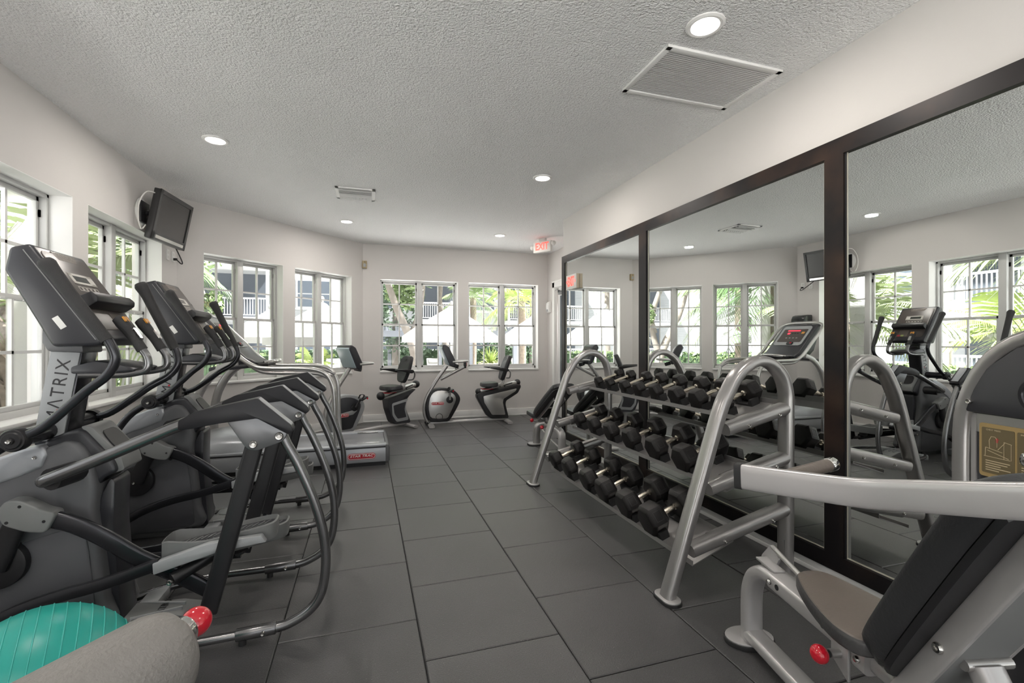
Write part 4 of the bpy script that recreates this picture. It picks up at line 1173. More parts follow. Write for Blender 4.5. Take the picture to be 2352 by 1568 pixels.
    # press arm yoke: left and right arms meet at the pivot behind the backrest
    def arm(sv):
        vc = 0.065
        pts = [(0.735, 0.545, 0.960), (0.80, 0.487, 0.963), (0.87, 0.425, 0.968), (0.95, 0.370, 0.977), (1.05, 0.330, 1.002), (1.21, 0.279, 1.044), (1.40, 0.215, 1.10), (1.62, 0.10, 1.165)]
        P = [pp(u, vc + sv * (v if sv < 0 else v * 1.18), z) for u, v, z in pts]
        a = MB().tube(P, 0.016, r2=0.034, n=18, sub=4, sq=4.5, up=PZ).build('press_arm', 'light_silver_paint', r)
        e = (P[0] - P[1]).normalized()
        MB().tube([P[0] - e * 0.010, P[0] + e * 0.008], 0.0175, r2=0.0355, n=18, sq=4.5, up=PZ).build('arm_cap', 'rubber_black', a)
        g0 = P[1] - PV * sv * 0.005 + PZ * 0.004; g1 = pp(0.712, vc + sv * (0.245 if sv < 0 else 0.36), 0.981)
        gd = (g1 - g0).normalized()
        MB().cyl(g0, g1 - gd * 0.028, 0.0185, 18).build('grip', 'vinyl_brown', a)
        MB().cyl(g1 - gd * 0.029, g1, 0.020, 18).build('grip_cap', 'chrome', a, bevel=0.003)
    arm(-1); arm(1)
    MB().tube([pp(1.62, 0.065, 1.165), pp(1.62, 0.065, 0.60), pp(1.44, 0.04, 0.06)], 0.03, r2=0.045, n=16, sub=4, sq=3.4, up=PV).build('pivot_post', 'light_silver_paint', r)
    # weight tower: arched tube frame, plastic hood, panels, instruction placard
    v0 = 0.725; u0, u1 = 0.285, 1.065; vb = 0.775
    arch = [(u0, 0.02), (u0, 0.55), (u0, 0.97), (u0 + 0.025, 1.12), (u0 + 0.09, 1.25), (u0 + 0.19, 1.335), (u0 + 0.33, 1.375)]
    full_a = arch + [(u0 + u1 - a, z) for a, z in arch[::-1]]
    MB().tube([pp(u, v0, z) for u, z in full_a], 0.030, r2=0.042, n=18, sub=3, sq=3.0, up=PV).build('tower_frame', 'silver_paint', r)
    hood = [(u0 + 0.025, 1.065), (u0 + 0.035, 1.12), (u0 + 0.10, 1.235), (u0 + 0.20, 1.315), (u0 + 0.33, 1.350), (u1 - 0.33, 1.350), (u1 - 0.20, 1.315), (u1 - 0.10, 1.235), (u1 - 0.035, 1.12), (u1 - 0.025, 1.065)]
    hd = MB().prism3(hood, PO, PU, PZ, PV, v0 - 0.036, v0 + 0.05).build('tower_hood', 'graphite_plastic', r, bevel=0.006)
    bolt(hd, pp(u0 + 0.045, v0 - 0.038, 1.105), -PV, 0.011); bolt(hd, pp(u1 - 0.045, v0 - 0.038, 1.105), -PV, 0.011)
    MB().lathe([(0.0, -0.012), (0.04, -0.012), (0.052, 0.004), (0.062, 0.004), (0.068, -0.002)], pp(u0 + 0.27, v0 - 0.036, 1.150), -PV, 32).build('hood_port', 'dark_tube', hd)
    MB().prism3([(u0 + 0.03, 0.03), (u1 - 0.03, 0.03), (u1 - 0.03, 1.07), (u0 + 0.03, 1.07)], PO, PU, PZ, PV, v0 - 0.010, v0 + 0.030).build('tower_panel', 'graphite_plastic', r, bevel=0.003)
    MB().prism3([(u0 + 0.05, 0.99), (u1 - 0.05, 0.99), (u1 - 0.05, 1.06), (u0 + 0.05, 1.06)], PO, PU, PZ, PV, v0 - 0.014, v0 - 0.009).build('tower_band', 'brushed_steel', r)
    MB().prism3([(u0 + 0.032, 0.03), (u0 + 0.050, 0.03), (u0 + 0.050, 1.06), (u0 + 0.032, 1.06)], PO, PU, PZ, PV, v0 - 0.016, v0 - 0.008).build('tower_trim', 'light_silver_paint', r)
    o = u0 + 0.064; DZ = 0.123
    pl = MB().prism3(round_poly([(o, 0.705 + DZ), (o + 0.36, 0.705 + DZ), (o + 0.36, 0.905 + DZ), (o, 0.905 + DZ)], 0.012), PO, PU, PZ, PV, v0 - 0.018, v0 - 0.0145).build('placard', 'placard_tan', r)
    def flat(pts, mm, nm, h=0.0015): return MB().prism3(pts, PO, PU, PZ, PV, v0 - 0.018 - h, v0 - 0.0175).build(nm, mm, pl)
    for k in range(3):
        q = o + 0.010 + k * 0.116
        flat(round_poly([(q, 0.720 + DZ), (q + 0.108, 0.720 + DZ), (q + 0.108, 0.890 + DZ), (q, 0.890 + DZ)], 0.006), 'placard_brown', 'placard_field')
        lettering('lettering', ('CHEST PRESS', 'INCLINE PRESS', 'SHOULDER PRESS')[k], 0.0085, pp(q + 0.040, v0 - 0.0205, 0.882 + DZ), PU, PZ, 'placard_ink', pl, 0.0004, 1.0)
        ln = MB()
        def seg(a, b, w=0.0016): 
            ln.bar(pp(q + a[0], v0 - 0.0202, 0.72 + DZ + a[1]), pp(q + b[0], v0 - 0.0202, 0.72 + DZ + b[1]), 0.0008, w, up=PZ)
        for a, b in (((0.008, 0.062), (0.095, 0.062)), ((0.075, 0.062), (0.075, 0.125)), ((0.098, 0.062), (0.098, 0.120)), ((0.075, 0.125), (0.100, 0.120)), ((0.012, 0.062), (0.014, 0.095)), ((0.014, 0.095), (0.070, 0.085)), ((0.055, 0.092), (0.078, 0.122)), ((0.028, 0.092), (0.026, 0.122)), ((0.026, 0.122), (0.033, 0.138)), ((0.033, 0.138), (0.046, 0.138)), ((0.046, 0.138), (0.052, 0.130)), ((0.052, 0.130), (0.052, 0.10)), ((0.020, 0.085), (0.090, 0.066))): seg(a, b)
        ln.build('machine_drawing', 'placard_ink', pl)
        arw = [(q + 0.052 + x, 0.72 + DZ + 0.118 + y) for x, y in ((-0.003, 0), (0.003, 0), (0.003, 0.010), (0.007, 0.010), (0, 0.018), (-0.007, 0.010), (-0.003, 0.010))]
        flat(arw, 'badge_red', 'arrow', 0.0022)
        tx = MB()
        for j, wd in enumerate((0.080, 0.072, 0.050, 0.082, 0.045)):
            zz = 0.72 + DZ + 0.045 - j * 0.0085
            tx.prism3([(q + 0.014, zz), (q + 0.014 + wd, zz), (q + 0.014 + wd, zz + 0.003), (q + 0.014, zz + 0.003)], PO, PU, PZ, PV, v0 - 0.0205, v0 - 0.0195)
        tx.build('instruction_lines', 'placard_ink', pl)
    for u in (u0, u1):
        disc(u, v0 - 0.01, 0.075, 0.105); disc(u, v0 - 0.01, 0.080, 0.110, 'rubber_foot', 'rubber_black', 0.0, 0.019)
    MB().tube([pp(0.95, 0.0, 0.052), pp(0.95, v0, 0.052)], 0.026, r2=0.04, n=16, sq=3.4, up=PZ).build('cross_beam', 'light_silver_paint', r)
    return r
make_press()
# ------------------------------------------------------------------ treadmill
def badge(parent, O, ex, ey, w, h, txt='STAR TRAC'):
    """red capsule badge with a white rim and italic letters"""
    ex, ey = V(ex).normalized(), V(ey).normalized(); ez = ex.cross(ey)
    MB().prism3(rrect(w, h, h * 0.48, 6), O, ex, ey, ez, 0, 0.0012).build('badge_edge', 'badge_red', parent)
    MB().prism3(rrect(w * 0.965, h * 0.86, h * 0.42, 6), O, ex, ey, ez, 0.001, 0.0018).build('badge_rim', 'badge_white', parent)
    MB().prism3(rrect(w * 0.935, h * 0.70, h * 0.34, 6), O, ex, ey, ez, 0.0015, 0.0024).build('badge_field', 'badge_red', parent)
    lettering('lettering', txt, h * 0.52, V(O) + ez * 0.0026 + ey * (h * 0.06), ex, ey, 'badge_white', parent, 0.0006, 1.0, h * 0.012, 1.32, 0.25)

def make_treadmill():
    Ya, Yb = 5.19, 6.05; Yc = (Ya + Yb) / 2
    r = root('treadmill', (-0.7, Yc, 0), 0, 'silver treadmill with curved tube handrails in front of the bay windows', 'treadmill')
    side = [(-1.60, 0.055), (-1.60, 0.205), (0.195, 0.205), (0.222, 0.19), (0.228, 0.055), (0.215, 0.045), (-1.58, 0.045)]
    MB().prism(side, 'XZ', Ya, Yb).build('deck_body', 'silver_plastic', r, bevel=0.006)
    MB().bx(-1.55, 0.20, Ya + 0.03, Yb - 0.03, 0.0, 0.06).build('under_frame', 'black_plastic', r)
    for x, y in ((0.02, Ya + 0.09), (0.02, Yb - 0.09), (-1.4, Ya + 0.09), (-1.4, Yb - 0.09)):
        MB().cyl((x, y, 0.0), (x, y, 0.04), 0.022, 12).build('levelling_foot', 'black_plastic', r)
    MB().prism([(0.200, 0.04), (0.200, 0.232), (0.232, 0.225), (0.246, 0.19), (0.246, 0.06), (0.236, 0.04)], 'XZ', Ya - 0.006, Yb + 0.006).build('rear_cap', 'shroud_grey', r, bevel=0.012, seg=3)
    for s, y in ((-1, Ya), (1, Yb)):
        y2 = y - s * 0.125
        a, b = sorted((y, y2))
        MB().bx(-1.58, 0.212, a, b, 0.203, 0.232).build('side_rail', 'silver_plastic', r, bevel=0.008)
        a, b = sorted((y + s * 0.003, y - s * 0.01))
        MB().bx(-1.58, 0.20, a, b, 0.196, 0.208).build('rail_stripe', 'black_plastic', r)
        MB().bx(-0.10, 0.14, y2 - 0.004 if s < 0 else y2 - 0.006, y2 + 0.006 if s < 0 else y2 + 0.004, 0.222, 0.236).build('rail_end', 'chrome', r, bevel=0.002)
    MB().bx(-1.2, 0.214, Ya + 0.125, Yb - 0.125, 0.205, 0.219).build('running_belt', 'belt_sheen', r, bevel=0.004)
    MB().cyl((0.205, Ya + 0.12, 0.195), (0.205, Yb - 0.12, 0.195), 0.026, 16).build('rear_roller', 'black_plastic', r)
    # motor hood
    rings = []
    for x, w, z in ((-1.66, 0.36, 0.10), (-1.65, 0.40, 0.30), (-1.58, 0.41, 0.395), (-1.40, 0.405, 0.425), (-1.15, 0.385, 0.395), (-0.98, 0.33, 0.330), (-0.86, 0.22, 0.262), (-0.80, 0.10, 0.225)):
        rg = []
        for k in range(13):
            a = pi * k / 12
            rg.append((x, Yc - cos(a) * w, 0.20 + (z - 0.20) * (sin(a) ** 0.45) if z > 0.2 else 0.12))
        rg += [(x, Yc + w, 0.15), (x, Yc - w, 0.15)]
        rings.append(rg)
    hood = MB().loft(rings).build('motor_hood', 'silver_plastic', r, angle=60)
    MB().prism3(rrect(0.20, 0.11, 0.012), (-1.16, Yc - 0.10, 0.398), (0.9, -0.1, -0.10), (0.1, 0.9, 0.0), (0.1, 0, 1), -0.003, 0.003).build('hood_plate', 'pale_grey_plastic', hood)
    lettering('lettering', 'STAR TRAC', 0.030, (-1.16, Yc - 0.10, 0.4025), (0.99, -0.1, -0.10), (0.1, 0.99, 0.0), 'letter_grey', hood, 0.0008)
    badge(r, (-0.045, Ya - 0.0005, 0.115), (1, 0, 0), (0, 0, 1), 0.285, 0.066)
    # uprights and rail loop
    for s, y in ((-1, Ya + 0.07), (1, Yb - 0.07)):
        MB().tube([(-1.60, y, 0.18), (-1.63, y, 0.45), (-1.60, y, 0.72), (-1.51, y, 0.93), (-1.38, y, 1.06), (-1.22, y, 1.12)], 0.042, r2=0.022, n=16, sub=4, sq=3).build('upright', 'silver_paint', r)
    near = [(-0.30, 0.22), (-0.315, 0.50), (-0.320, 0.72), (-0.338, 0.87), (-0.40, 0.99), (-0.52, 1.045), (-0.70, 1.058), (-0.95, 1.062), (-1.07, 1.085), (-1.19, 1.17), (-1.33, 1.32), (-1.50, 1.50)]
    path = [(x, Ya + 0.045, z) for x, z in near] + [(-1.585, Ya + 0.09, 1.585), (-1.63, Yc - 0.2, 1.625), (-1.635, Yc, 1.63), (-1.63, Yc + 0.2, 1.625), (-1.585, Yb - 0.09, 1.585)] + [(x, Yb - 0.045, z) for x, z in near[::-1]]
    MB().tube(path, 0.023, n=14, sub=4, up=(0.2, 0.3, 1)).build('handrail', 'brushed_steel', r)
    p2 = [(x + 0.045, Ya + 0.052, z - 0.046) for x, z in near[4:10]]
    MB().tube(p2, 0.020, n=12, sub=3, up=(0.2, 0.3, 1)).build('lower_rail', 'silver_paint', r)
    p3 = [(x + 0.045, Yb - 0.052, z - 0.046) for x, z in near[4:10]]
    MB().tube(p3, 0.020, n=12, sub=3, up=(0.2, 0.3, 1)).build('lower_rail', 'silver_paint', r)
    # console
    con = [(-1.625, 1.595), (-1.55, 1.600), (-1.17, 1.175), (-1.06, 1.12), (-1.10, 1.065), (-1.32, 1.06), (-1.48, 1.20)]
    cb = MB().prism(con, 'XZ', Yc - 0.30, Yc + 0.30).build('console', 'graphite_plastic', r, bevel=0.02, seg=3)
    dn = V((0.38, 0, -0.425)).normalized(); f = V((0.425, 0, 0.38)).normalized(); fo = V((-1.55, Yc, 1.60))
    def pl(w, h, rr, a, y, t0, t1, m, nm): return MB().prism3(rrect(w, h, rr), fo + dn * a + V((0, y, 0)), (0, 1, 0), -dn, f, t0, t1).build(nm, m, cb)
    pl(0.50, 0.40, 0.05, 0.235, 0, -0.003, 0.004, 'pale_grey_plastic', 'console_bezel')
    pl(0.42, 0.27, 0.02, 0.235, 0, 0.003, 0.006, 'console_face', 'display_panel')
    pl(0.22, 0.022, 0.003, 0.135, 0.02, 0.005, 0.0075, 'led_red', 'led_message')
    for i in range(3): pl(0.035, 0.018, 0.002, 0.19, -0.07 + i * 0.045, 0.005, 0.0072, 'lcd_glass', 'led_window')
    pl(0.045, 0.034, 0.003, 0.192, 0.085, 0.005, 0.0075, 'led_red', 'led_readout')
    pl(0.05, 0.04, 0.008, 0.18, -0.155, 0.005, 0.0072, 'orange_button', 'brand_sticker')
    for i in range(4): pl(0.028, 0.016, 0.002, 0.285, -0.10 + i * 0.06, 0.005, 0.0072, 'pale_grey_plastic', 'key')
    pl(0.10, 0.05, 0.01, 0.40, -0.05, 0.0, 0.020, 'black_plastic', 'stop_pad')
    pl(0.03, 0.02, 0.006, 0.40, -0.07, 0.018, 0.025, 'knob_red', 'stop_button')
    MB().tube([(-1.02, Yc - 0.20, 1.115), (-0.93, Yc - 0.14, 1.125), (-0.91, Yc, 1.13), (-0.93, Yc + 0.14, 1.125), (-1.02, Yc + 0.20, 1.115)], 0.020, n=12, sub=4, up=(0, 0, 1)).build('pulse_bar', 'chrome', r)
    MB().tube([(-1.10, Yc - 0.21, 1.09), (-0.98, Yc - 0.20, 1.10)], 0.022, n=12, up=(0, 0, 1)).build('bar_mount', 'black_plastic', r)
    MB().tube([(-1.10, Yc + 0.21, 1.09), (-0.98, Yc + 0.20, 1.10)], 0.022, n=12, up=(0, 0, 1)).build('bar_mount', 'black_plastic', r)
    MB().box((-1.30, Yc, 1.075), (0.36, 0.76, 0.05), (0, radians(-6), 0)).build('console_tray', 'graphite_plastic', r, bevel=0.02)
make_treadmill()

# ------------------------------------------------------------------ recumbent bikes
def make_bike(dark, loc, rz, label):
    r = root('recumbent_bike', (0, 0, 0), 0, label, 'exercise bike', 'recumbent bikes by the back windows')
    def L(pts): return [(x - 1.66, z) for x, z in pts]
    trim = 'black_plastic'
    # front shroud
    outer = smooth_poly(L([(1.00, 0.575), (1.132, 0.600), (1.269, 0.585), (1.354, 0.549), (1.419, 0.472), (1.435, 0.40), (1.397, 0.303), (1.333, 0.189), (1.28, 0.107), (1.22, 0.072), (0.975, 0.078), (0.918, 0.146), (0.89, 0.252), (0.893, 0.376), (0.934, 0.489)]), 2)
    inner = smooth_poly(L([(1.078, 0.560), (1.204, 0.556), (1.315, 0.510), (1.362, 0.443), (1.346, 0.359), (1.257, 0.180), (1.205, 0.122), (0.992, 0.136), (0.946, 0.209), (0.934, 0.324), (0.955, 0.450), (1.005, 0.528)]), 2)
    sh = MB().prism(outer, 'XZ', -0.085, 0.085).build('front_shroud', 'pale_grey_plastic' if dark else 'black_plastic', r, bevel=0.015, seg=3)
    for s in (-1, 1):
        MB().prism(inner, 'XZ', s * 0.083, s * 0.090).build('side_panel', 'graphite_plastic' if dark else 'brushed_steel', sh, bevel=0.002)
        ex = (1, 0, 0) if s < 0 else (-1, 0, 0)
        if dark: MB().prism(L([(0.95, 0.335), (1.24, 0.375), (1.30, 0.42), (1.30, 0.36), (1.24, 0.315), (0.95, 0.285)]), 'XZ', s * 0.089, s * 0.096).build('badge_strip', 'pale_grey_plastic', sh, bevel=0.004)
        badge(sh, (1.075 - 1.66, s * (0.0965 if dark else 0.0905), 0.318 if dark else 0.362), ex, (0, 0, 1), 0.20, 0.050)
        MB().cyl((1.264 - 1.66, s * 0.088, 0.415), (1.264 - 1.66, s * 0.102, 0.415), 0.055, 24).build('crank_cover', 'black_plastic', sh, bevel=0.004)
        ph = (1 if s < 0 else -1); ang = radians(90 if not dark else 55)
        e = V((1.264 - 1.66 + cos(ang) * 0.15 * ph, s * 0.125, 0.415 + sin(ang) * 0.15 * ph))
        MB().tube([(1.264 - 1.66, s * 0.115, 0.415), e], 0.015, r2=0.010, n=10).build('crank', 'brushed_steel' if not dark else 'black_plastic', r)
        c = e + V((0, s * 0.055, 0))
        pd = MB().box(c, (0.10, 0.085, 0.022), (0, radians(-25), 0)).build('pedal', 'black_plastic', r, bevel=0.005)
        MB().tube([c + V((-0.05, -0.045 * s, 0)), c + V((-0.02, -0.045 * s, 0.05)), c + V((-0.02, 0.045 * s, 0.05)), c + V((-0.05, 0.045 * s, 0))], 0.004, r2=0.012, n=8, sub=3, up=(1, 0, 0)).build('pedal_strap', 'rubber_black', pd)
        MB().cyl(c + V((0.03, s * 0.043, 0.0)), c + V((0.03, s * 0.05, 0.0)), 0.012, 8).build('strap_button', 'knob_red', pd)
    if not dark:
        for s in (-1, 1):
            MB().lathe([(0.045, -0.002), (0.052, 0.004), (0.058, -0.002)], (1.10 - 1.66, s * 0.09, 0.150), (0, s, 0), 24).build('foot_port', 'black_plastic', sh)
    # mast, brace, console
    MB().tube([(x, 0, z) for x, z in L([(0.935, 0.05), (0.885, 0.17), (0.876, 0.314), (0.915, 0.46), (0.99, 0.594), (1.091, 0.755), (1.235, 0.95)])], 0.026, r2=0.036, n=16, sub=4, sq=3).build('mast', 'silver_paint', r)
    con = L([(1.150, 1.285), (1.128, 1.230), (1.245, 0.962), (1.30, 0.935), (1.335, 0.95), (1.345, 1.035), (1.24, 1.250), (1.186, 1.285)])
    cb = MB().prism(round_poly(con, 0.012), 'XZ', -0.17, 0.17).build('console', 'graphite_plastic', r, bevel=0.014, seg=3)
    MB().prism(L([(1.118, 1.235), (1.140, 1.255), (1.26, 0.97), (1.235, 0.965)]), 'XZ', -0.165, 0.165).build('console_back', 'pale_blue_plastic', cb, bevel=0.008)
    dn = V((0.105, 0, -0.215)).normalized(); f = V((0.215, 0, 0.105)).normalized(); fo = V((1.240 - 1.66, 0, 1.250))
    MB().prism3(rrect(0.26, 0.18, 0.02), fo + dn * 0.115, (0, 1, 0), -dn, f, -0.002, 0.004).build('face_plate', 'console_face', cb)
    MB().prism3(rrect(0.16, 0.03, 0.004), fo + dn * 0.07, (0, 1, 0), -dn, f, 0.003, 0.006).build('display', 'lcd_glass', cb)
    MB().lathe([(0, 0), (0.05, 0), (0.055, 0.03), (0.05, 0.06), (0, 0.06)], (1.365 - 1.66, 0, 0.915), (0.3, 0, 1), 18).build('bottle_holder', 'black_plastic', r)
    MB().tube([(x, y, z) for x, y, z in ((1.30 - 1.66, 0.16, 1.015), (1.44 - 1.66, 0.17, 1.020), (1.535 - 1.66, 0.13, 1.022), (1.555 - 1.66, 0, 1.024), (1.535 - 1.66, -0.13, 1.022), (1.44 - 1.66, -0.17, 1.020), (1.30 - 1.66, -0.16, 1.015))], 0.017, n=12, sub=4, up=(0, 0, 1)).build('handlebar', 'brushed_steel', r)
    if not dark:
        MB().tube([(x, 0, z) for x, z in L([(1.13, 0.735), (1.51, 0.925)])], 0.026, r2=0.030, n=12, sq=3).build('brace', 'silver_paint', r)
        MB().box((1.525 - 1.66, 0, 0.955), (0.04, 0.06, 0.10)).build('brace_head', 'black_plastic', r, bevel=0.008)
        MB().box((1.547 - 1.66, 0, 0.965), (0.010, 0.05, 0.055)).build('brace_light', 'badge_red', r, bevel=0.003)
    # rear unit
    ro = round_poly(L([(1.712, 0.475), (1.75, 0.510), (1.80, 0.515), (2.40, 0.632), (2.455, 0.620), (2.462, 0.58), (2.41, 0.480), (2.205, 0.360), (2.195, 0.300), (2.250, 0.085), (2.23, 0.068), (1.95, 0.078), (1.885, 0.125), (1.79, 0.287), (1.71, 0.43)]), 0.03)
    ri = round_poly(L([(1.815, 0.448), (2.385, 0.560), (2.365, 0.515), (2.155, 0.393), (2.143, 0.335), (2.188, 0.132), (1.962, 0.140), (1.83, 0.345)]), 0.02)
    if dark: ro = round_poly(L([(1.83, 0.47), (2.36, 0.585), (2.24, 0.50), (2.15, 0.41), (2.165, 0.28), (2.25, 0.085), (2.23, 0.068), (1.98, 0.078), (1.925, 0.125), (1.85, 0.33)]), 0.02)
    ru = MB().prism(ro, 'XZ', -0.075, 0.075).build('seat_pedestal', 'black_plastic' if not dark else 'graphite_plastic', r, bevel=0.018, seg=3)
    if dark:
        rim = round_poly(L([(1.90, 0.400), (2.21, 0.450), (2.17, 0.40), (2.155, 0.30), (2.215, 0.115), (1.985, 0.110), (1.91, 0.22)]), 0.03)
        rin = round_poly(L([(1.925, 0.365), (2.16, 0.405), (2.135, 0.335), (2.13, 0.28), (2.165, 0.165), (2.005, 0.158), (1.945, 0.24)]), 0.02)
        for s in (-1, 1):
            MB().prism(rim, 'XZ', s * 0.073, s * 0.079).build('panel_rim', 'pale_grey_plastic', ru, bevel=0.002)
            MB().prism(rin, 'XZ', s * 0.078, s * 0.083).build('side_panel', 'graphite_plastic', ru)
    else:
        for s in (-1, 1): MB().prism(ri, 'XZ', s * 0.073, s * 0.080).build('side_panel', 'brushed_steel', ru, bevel=0.002)
    ra, rb = V((1.755 - 1.66, 0, 0.520)), V((2.415 - 1.66, 0, 0.652))
    rl = MB().tube([ra, rb], 0.036, r2=0.050, n=18, sq=3).build('seat_rail', 'brushed_steel', r)
    for q in (ra, rb): MB().ball(q, 0.062 if dark else 0.056, 18, 12, (0, 1, 0)).build('rail_end', 'black_plastic', rl)
    MB().bar(ra + V((0.10, 0, 0.0)), rb - V((0.10, 0, 0.0)), 0.106, 0.016).build('rail_slot', 'black_plastic', rl)
    cr = MB().box((2.06 - 1.66, 0, 0.605), (0.20, 0.13, 0.055), (0, radians(-11), 0)).build('seat_carriage', 'silver_paint', r, bevel=0.008)
    for x in (2.10, 2.18): bolt(cr, (x - 1.66, -0.066, 0.60), (0, -1, 0), 0.010, 'bolt', 'black_plastic')
    MB().tube([(x - 1.66, y, z) for x, y, z in ((1.98, -0.075, 0.562), (1.86, -0.085, 0.562), (1.80, -0.04, 0.565), (1.80, 0.04, 0.565), (1.86, 0.085, 0.562), (1.98, 0.075, 0.562))], 0.005, n=8, sub=4, up=(0, 0, 1)).build('adjust_lever', 'knob_red', r)
    st = smooth_poly([(1.79, 0.0), (1.80, 0.10), (1.86, 0.17), (1.95, 0.185), (2.04, 0.16), (2.06, 0.0), (2.04, -0.16), (1.95, -0.185), (1.86, -0.17), (1.80, -0.10)], 3)
    def sr(k, z): return [(1.925 + (x - 1.925) * k - 1.66, y * k, z + (x - 1.92) * 0.04) for x, y in st]
    MB().loft([sr(0.90, 0.600), sr(1.0, 0.615), sr(1.0, 0.645), sr(0.94, 0.664), sr(0.6, 0.668)]).build('seat', 'vinyl_black', r)
    for s in (-1, 1):
        MB().tube([(x - 1.66, s * 0.045, z) for x, z in ((2.06, 0.61), (2.135, 0.615), (2.16, 0.66), (2.20, 0.80), (2.235, 0.92))], 0.014, n=10, sub=4).build('back_post', 'silver_paint', r)
    A = V((2.105 - 2.235, 0, 0)); 
    def br(k, h, w, x, z): return None
    bd = V((0.145, 0, 0.40)).normalized(); bn = V((-0.40, 0, 0.145)).normalized(); b0 = V((2.125 - 1.66, 0, 0.705))
    bp = smooth_poly([(0.0, -0.06), (0.0, 0.06), (0.05, 0.095), (0.16, 0.125), (0.28, 0.130), (0.38, 0.110), (0.425, 0.07), (0.425, -0.07), (0.38, -0.110), (0.28, -0.130), (0.16, -0.125), (0.05, -0.095)], 3)
    def bring(k, h): return [b0 + bd * (0.215 + (a - 0.215) * k) + V((0, y * k, 0)) + bn * (h + 0.03 * (abs(y) / 0.15) ** 2) for a, y in bp]
    bk = MB().loft([bring(0.92, -0.050), bring(1.0, -0.036), bring(1.0, 0.0), bring(0.94, 0.018), bring(0.55, 0.022)]).build('backrest', 'vinyl_black', r)
    MB().prism3(rrect(0.14, 0.055, 0.025, 5), b0 + bd * 0.30 + bn * 0.0235, bd, (0, 1, 0), bd.cross(V((0, 1, 0))), -0.004, 0.004).build('backrest_slot', 'black_plastic', bk)
    for s in (-1, 1):
        MB().tube([(2.215 - 1.66, s * 0.06, 0.735), (2.235 - 1.66, s * 0.16, 0.75), (2.235 - 1.66, s * 0.20, 0.84), (2.19 - 1.66, s * 0.20, 0.875)], 0.012, n=10, sub=3, up=(1, 0, 0)).build('armrest_support', 'silver_paint', r)
        ar = [(1.885, 0.905), (1.90, 0.918), (2.10, 0.912), (2.19, 0.900), (2.215, 0.868), (2.17, 0.845), (2.05, 0.872)]
        MB().prism(L(ar), 'XZ', s * 0.155, s * 0.225).build('armrest', 'black_plastic', r, bevel=0.008)
    # floor bar and feet
    MB().tube([(0.96 - 1.66, 0, 0.050), (2.20 - 1.66, 0, 0.062)], 0.024, r2=0.045, n=16, sq=4).build('floor_bar', 'light_silver_paint', r)
    for x in (0.965, 2.22):
        MB().tube([(x - 1.66, -0.25, 0.026), (x - 1.66, 0, 0.034), (x - 1.66, 0.25, 0.026)], 0.045, r2=0.020, n=14, sq=3, up=(0, 0, 1)).build('stabiliser', 'light_silver_paint', r)
        for s in (-1, 1): MB().cyl((x - 1.66, s * 0.22, 0.0), (x - 1.66, s * 0.22, 0.012), 0.022, 12).build('rubber_foot', 'rubber_black', r)
    for s in (-1, 1): MB().cyl((0.915 - 1.66, s * 0.06, 0.045), (0.915 - 1.66, s * 0.085, 0.045), 0.026, 14).build('transport_wheel', 'rubber_black', r)
    r.location = loc; r.rotation_euler = (0, 0, rz)
    return r
make_bike(False, (1.66, 7.40, 0), 0, 'recumbent bike with brushed silver side panels under the back windows')
make_bike(True, (0.13, 7.165, 0), radians(33), 'recumbent bike with dark grey side panels standing askew in the bay corner')
